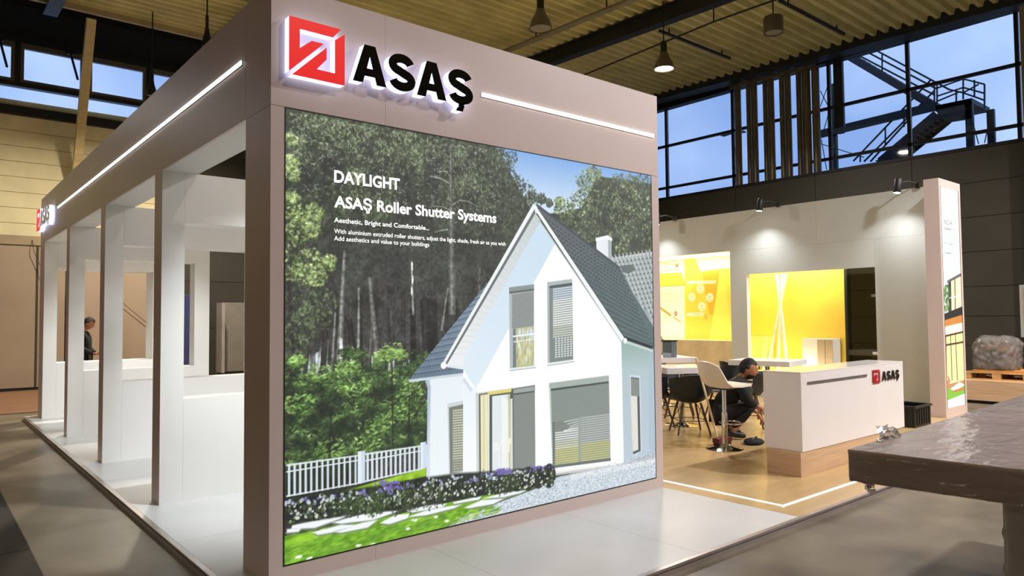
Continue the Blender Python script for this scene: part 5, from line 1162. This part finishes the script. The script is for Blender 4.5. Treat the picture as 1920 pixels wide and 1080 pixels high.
bm, *_ = head_bm(hc, hf, hu, HS); obj('head', bm, SKIN, body, 80); obj('hair', hair_bm(hc, hf, hu, HS), HAIR, mn, 80); obj('beard', hair_bm(hc, hf, hu, HS, True), mat('dark_beard', (44, 32, 27), .8), mn, 80, label='short dark beard')
skinned('jacket', [pel + Vector((0, 0, .04)), bel, che, nk + Vector((0, 0, .0)), sr, er, wr2.lerp(er, .12), sl, el_, wl2.lerp(el_, .12)], [(0, 1), (1, 2), (2, 3), (2, 4), (4, 5), (5, 6), (2, 7), (7, 8), (8, 9)], [.165, .17, .175, .085, .088, .07, .052, .088, .07, .052], CLOTH, mn)
obj('shirt', tubes(([J(.13, .04, .76), J(.19, .05, .62), J(.17, .06, .5)], [.04, .06, .05]), n=12), OLIVE, mn, 60)
skinned('trousers', [pel, hr, kr, ar + Vector((0, 0, .06)), hl, kl, al + Vector((0, 0, .06))], [(0, 1), (1, 2), (2, 3), (0, 4), (4, 5), (5, 6)], [.15, .115, .085, .062, .115, .085, .062], CLOTH2, mn)
for a, b in ((ar, tr_), (al, tl)): skinned('shoe', [a - Fm * .04, a + Vector((0, 0, -.02)), a.lerp(b, .6), b], [(0, 1), (1, 2), (2, 3)], [.042, .05, .045, .036], mat('black_shoe', (20, 20, 22), .5), mn, 1)
hand(mn, wr2, Fm * .7 + Vector((.1, -.1, -.75)), Fm * -.5 + Sm * -.5, curl=.55); hand(mn, wl2, Fm * .5 + Vector((0, 0, -.9)), -Fm, curl=.5, flip=-1)
# standing man glimpsed through the fins
m2_ = thing('person', 'man in black jacket looking down, glimpsed through the fin windows', 'person', (1.02, 12.5, 0))
o0 = Vector((1.0, 12.5, .012)); Fm = Vector((.9, -.42, 0)).normalized(); Sm = Vector((Fm.y, -Fm.x, 0))
pel, bel, che, nk = J(0, 0, .92), J(.03, 0, 1.08), J(.0, 0, 1.3), J(.03, 0, 1.47)
sr, sl = J(0, .19, 1.4), J(0, -.19, 1.4); er, el_ = J(.02, .24, 1.1), J(.02, -.24, 1.1); wr2, wl2 = J(.2, .1, .98), J(.2, -.1, .98)
hr, hl = J(0, .1, .9), J(0, -.1, .9); kr, kl = J(.03, .1, .5), J(.03, -.1, .5); ar, al = J(0, .1, .09), J(0, -.1, .09)
body = skinned('body', [pel, bel, che, nk, J(.06, 0, 1.56), sr, er, wr2, sl, el_, wl2, hr, kr, ar, hl, kl, al], [(0, 1), (1, 2), (2, 3), (3, 4), (2, 5), (5, 6), (6, 7), (2, 8), (8, 9), (9, 10), (0, 11), (11, 12), (12, 13), (0, 14), (14, 15), (15, 16)], [.11, .105, .12, .05, .05, .055, .042, .028, .055, .042, .028, .08, .055, .042, .08, .055, .042], SKIN, m2_)
hc = J(.1, 0, 1.6); hf = Fm + Vector((0, 0, -.55)); hu = Vector((.4, -.1, .9))
bm, *_ = head_bm(hc, hf, hu, 1.08); obj('head', bm, SKIN, body, 80); obj('hair', hair_bm(hc, hf, hu, 1.08), HAIR, m2_, 80)
skinned('jacket', [pel - Vector((0, 0, .05)), bel, che, nk - Vector((0, 0, .03)), sr, er, wr2, sl, el_, wl2], [(0, 1), (1, 2), (2, 3), (2, 4), (4, 5), (5, 6), (2, 7), (7, 8), (8, 9)], [.16, .175, .165, .08, .085, .068, .05, .085, .068, .05], CLOTH, m2_)
skinned('trousers', [pel, hr, kr, ar + Vector((0, 0, .03)), hl, kl, al + Vector((0, 0, .03))], [(0, 1), (1, 2), (2, 3), (0, 4), (4, 5), (5, 6)], [.15, .11, .08, .07, .11, .08, .07], CLOTH2, m2_)
for s_ in (.1, -.1): skinned('shoe', [J(-.05, s_, .05), J(.06, s_, .045), J(.19, s_, .035)], [(0, 1), (1, 2)], [.045, .045, .034], mat('black_shoe', (20, 20, 22), .5), m2_, 1)
hand(m2_, wr2, Fm, (0, 0, 1), curl=.4); hand(m2_, wl2, Fm, (0, 0, 1), curl=.4, flip=-1)
# ---- wrapped table in the foreground
TAU = mat('brown_wood_panel', (180, 156, 142), .45, var=.12, vs=3, stretch=(1, 1, 9))
FILM = clear_mat('stretch_film', (246, 242, 240), 1.0, .16, .22, 9, milky=.32)
wt = thing('wrapped_table', 'film wrapped brown table slab in the right foreground', 'table', (3.1, -3.3, 0))
an = math.radians(2.4); U_ = Vector((math.cos(an), math.sin(an), 0)); V2 = Vector((math.sin(an + .06), -math.cos(an + .06), 0)); C_ = Vector((1.6, -2.75, 0))
LX, LY, zt, zb = 3.1, 1.15, 1.045, .91
def P3(a, b, z): return C_ + U_ * a + V2 * b + Vector((0, 0, z))
bm = bmesh.new(); vs = [bm.verts.new(P3(*p)) for p in [(0, 0, zb), (LX, 0, zb), (LX, LY, zb), (0, LY, zb), (0, 0, zt), (LX, 0, zt), (LX, LY, zt), (0, LY, zt)]]
for f in [(0, 3, 2, 1), (4, 5, 6, 7), (0, 1, 5, 4), (1, 2, 6, 5), (2, 3, 7, 6), (3, 0, 4, 7)]: bm.faces.new([vs[i] for i in f])
obj('slab', bm, TAU, wt, bevel=.006)
def panel_leg(a0, a1, b0, b1):
    bm = bmesh.new(); vs = [bm.verts.new(P3(*p)) for p in [(a0, b0, 0), (a1, b0, 0), (a1, b1, 0), (a0, b1, 0), (a0, b0, zb), (a1, b0, zb), (a1, b1, zb), (a0, b1, zb)]]
    for f in [(0, 3, 2, 1), (4, 5, 6, 7), (0, 1, 5, 4), (1, 2, 6, 5), (2, 3, 7, 6), (3, 0, 4, 7)]: bm.faces.new([vs[i] for i in f])
    return obj('leg', bm, mat('pale_leg_panel', (228, 218, 208), .5), wt, bevel=.004)
panel_leg(.12, .2, .56, 1.1); panel_leg(2.85, 2.93, .3, .9)
def film_sheet(name, fn, nu, nv, amp, sc, seed):
    bm = bmesh.new(); g_ = []
    for j in range(nv + 1):
        row = []
        for i in range(nu + 1):
            p, n_ = fn(i / nu, j / nv); q = Vector((p.x * sc[0], p.y * sc[1], p.z * sc[2])) + Vector((seed, 0, 0))
            k = abs(mnoise.noise(q)) + .6 * abs(mnoise.noise(q * 2.3 + Vector((5, 1, 3)))); row.append(bm.verts.new(p + n_ * (.002 + amp * (1 - min(1, k * 2.4)) ** 2)))
        g_.append(row)
    for a, b in zip(g_[:-1], g_[1:]):
        for i in range(nu): bm.faces.new([a[i], a[i + 1], b[i + 1], b[i]])
    return obj(name, bm, FILM, wt, 80)
def wrapfn(s, t):
    # goes round the slab section: top far edge -> top near edge is t in 0..1 of the perimeter
    per = [(0, zt), (LY, zt), (LY, zb), (0, zb), (0, zt)]; ln = [LY, zt - zb, LY, zt - zb]; d = t * sum(ln)
    for k in range(4):
        if d <= ln[k] + 1e-9:
            f = d / ln[k]; b = per[k][0] + (per[k + 1][0] - per[k][0]) * f; z = per[k][1] + (per[k + 1][1] - per[k][1]) * f
            n_ = [Vector((0, 0, 1)), V2, Vector((0, 0, -1)), -V2][k]; break
        d -= ln[k]
    return P3(-.004 + s * (LX + .008), b, z), n_
film_sheet('film_wrap', wrapfn, 150, 150, .005, (2.2, 16, 9), 0)
film_sheet('film_wrap', lambda s, t: (P3(-.006, -.002 + s * (LY + .004), zb - .004 + t * (zt - zb + .008)), -U_), 90, 24, .007, (9, 5, 22), 4)
def legfilm(s, t):
    per = [(.112, .552), (.208, .552), (.208, 1.108), (.112, 1.108), (.112, .552)]; f = s * 4; k = min(3, int(f)); f -= k
    a = per[k][0] + (per[k + 1][0] - per[k][0]) * f; b = per[k][1] + (per[k + 1][1] - per[k][1]) * f
    return P3(a, b, .01 + t * (zb - .02)), [-V2, U_, V2, -U_][k]
film_sheet('film_wrap', legfilm, 60, 70, .012, (12, 12, 6), 9)
def tuft(c, sx, sy, sz, seed):
    bm = bmesh.new(); g_ = []
    for j in range(9):
        row = []
        for i in range(9):
            a, b = i / 8 - .5, j / 8; q = Vector((a * 4 + seed, b * 4, seed)); row.append(bm.verts.new(Vector(c) + U_ * (a * sx * (1 - .3 * b) + .03 * mnoise.noise(q)) + V2 * (.05 * mnoise.noise(q + Vector((3, 3, 3))) + sy * b) + Vector((0, 0, sz * b + .03 * mnoise.noise(q * 1.7)))))
        g_.append(row)
    for a, b in zip(g_[:-1], g_[1:]):
        for i in range(8): bm.faces.new([a[i], a[i + 1], b[i + 1], b[i]])
    obj('film_tuft', bm, clear_mat('film_crumple', (240, 238, 236), 1.2, .25, .25, 14, milky=.45), wt)
tuft(P3(.42, .03, zt + .002), .26, -.03, .055, 1.3); tuft(P3(.18, .0, zb - .002), .06, .02, -.07, 4.2)
# ---- pallets and wrapped goods at the right
pn = thing('wood_front_plinth', 'low long oak fronted plinth below the wrapped goods at right', 'plinth', (13.6, -.5, 0))
obj('carcass', B(13.3, 14.7, -3.2, .62, .06, .42), WOODL, pn); obj('recess_base', B(13.36, 14.7, -3.1, .56, 0, .06), BLACKM, pn)
pallet(13.95, .12, .42, 'pale wooden pallet under the film wrapped machine', math.radians(90), 1.1, .8); pallet(14.0, -1.25, .42, 'pale wooden pallet at the far right frame edge', math.radians(90), 1.2, .8)
wm = thing('wrapped_machine', 'dark machine wrapped in crumpled clear film on a pallet', 'machine', (13.95, .1, .56))
bm = bmesh.new(); bmesh.ops.create_icosphere(bm, subdivisions=4, radius=1)
for v_ in bm.verts:
    p = v_.co; k = 1 + .1 * mnoise.noise(p * 1.6); v_.co = Vector((13.95 + p.x * .34 * k, .2 + p.y * .32 * k, .605 + max(0, .24 + p.z * .25 * k)))
obj('machine_body', bm, mat('dark_grey_machine', (96, 74, 56), .5), wm, 70)
bm = bmesh.new(); bmesh.ops.create_icosphere(bm, subdivisions=5, radius=1)
for v_ in bm.verts:
    p = v_.co; k = (1.0 / max(.72, (abs(p.x) ** 4 + abs(p.y) ** 4 + abs(p.z) ** 4) ** .25)) * (.92 + .16 * abs(mnoise.noise(p * 3.1 + Vector((4, 2, 1)))) + .1 * abs(mnoise.noise(p * 8))); q = Vector((p.x, p.y, 0)); b_ = max(abs(p.x), abs(p.y)) + 1e-6
    v_.co = Vector((13.95 + p.x * .38 * k, .2 + p.y * .36 * k, .602 + max(0, .27 + p.z * .36 * k)))
obj('film', bm, clear_mat('machine_film', (244, 230, 208), 1.0, .12, .9, 5, milky=.2), wm, 80)
obj('carton', B(13.6, 14.3, -.32, .5, .56, .6), mat('orange_card', (206, 150, 84), .6), wm)
tag(obj('white_funnel', lathe(bmesh.new(), [(0, 0), (.08, 0), (.26, .5), (.25, .5), (.06, .02), (0, .02)], (14.0, -.95, .56), 24), mat('cream_plastic', (212, 202, 180), .5), smooth=40), 'cream tapering tub standing on the far right pallet', 'tub')
tag(obj('tin', tubes(([(13.7, -1.3, .56), (13.7, -1.3, .9)], .14), n=24), mat('tin_label', (190, 180, 130), .4), smooth=40), 'pale tin with label on the far right pallet', 'tin')
tag(obj('white_shelf', B(15.4, 16.0, -1.0, .1, 1.02, 1.07), WHITE_IN), 'thin white table top beyond the wrapped machine', 'table')
for yy in (-.95, .05): obj('shelf_leg', B(15.65, 15.72, yy - .03, yy + .03, 0, 1.02), ALU, bpy.data.objects['white_shelf'])
ps = thing('framed_poster', 'white framed poster on the dark hall wall at the right frame edge', 'poster', (18.15, .5, 1.1))
obj('frame', B(18.14, 18.19, -.1, .92, 1.08, 2.3), WHITE_IN, ps); obj('sheet', B(18.132, 18.14, -.04, .86, 1.14, 2.24), mat('poster_sheet', (214, 206, 186), .6, var=.15, vs=4), ps)
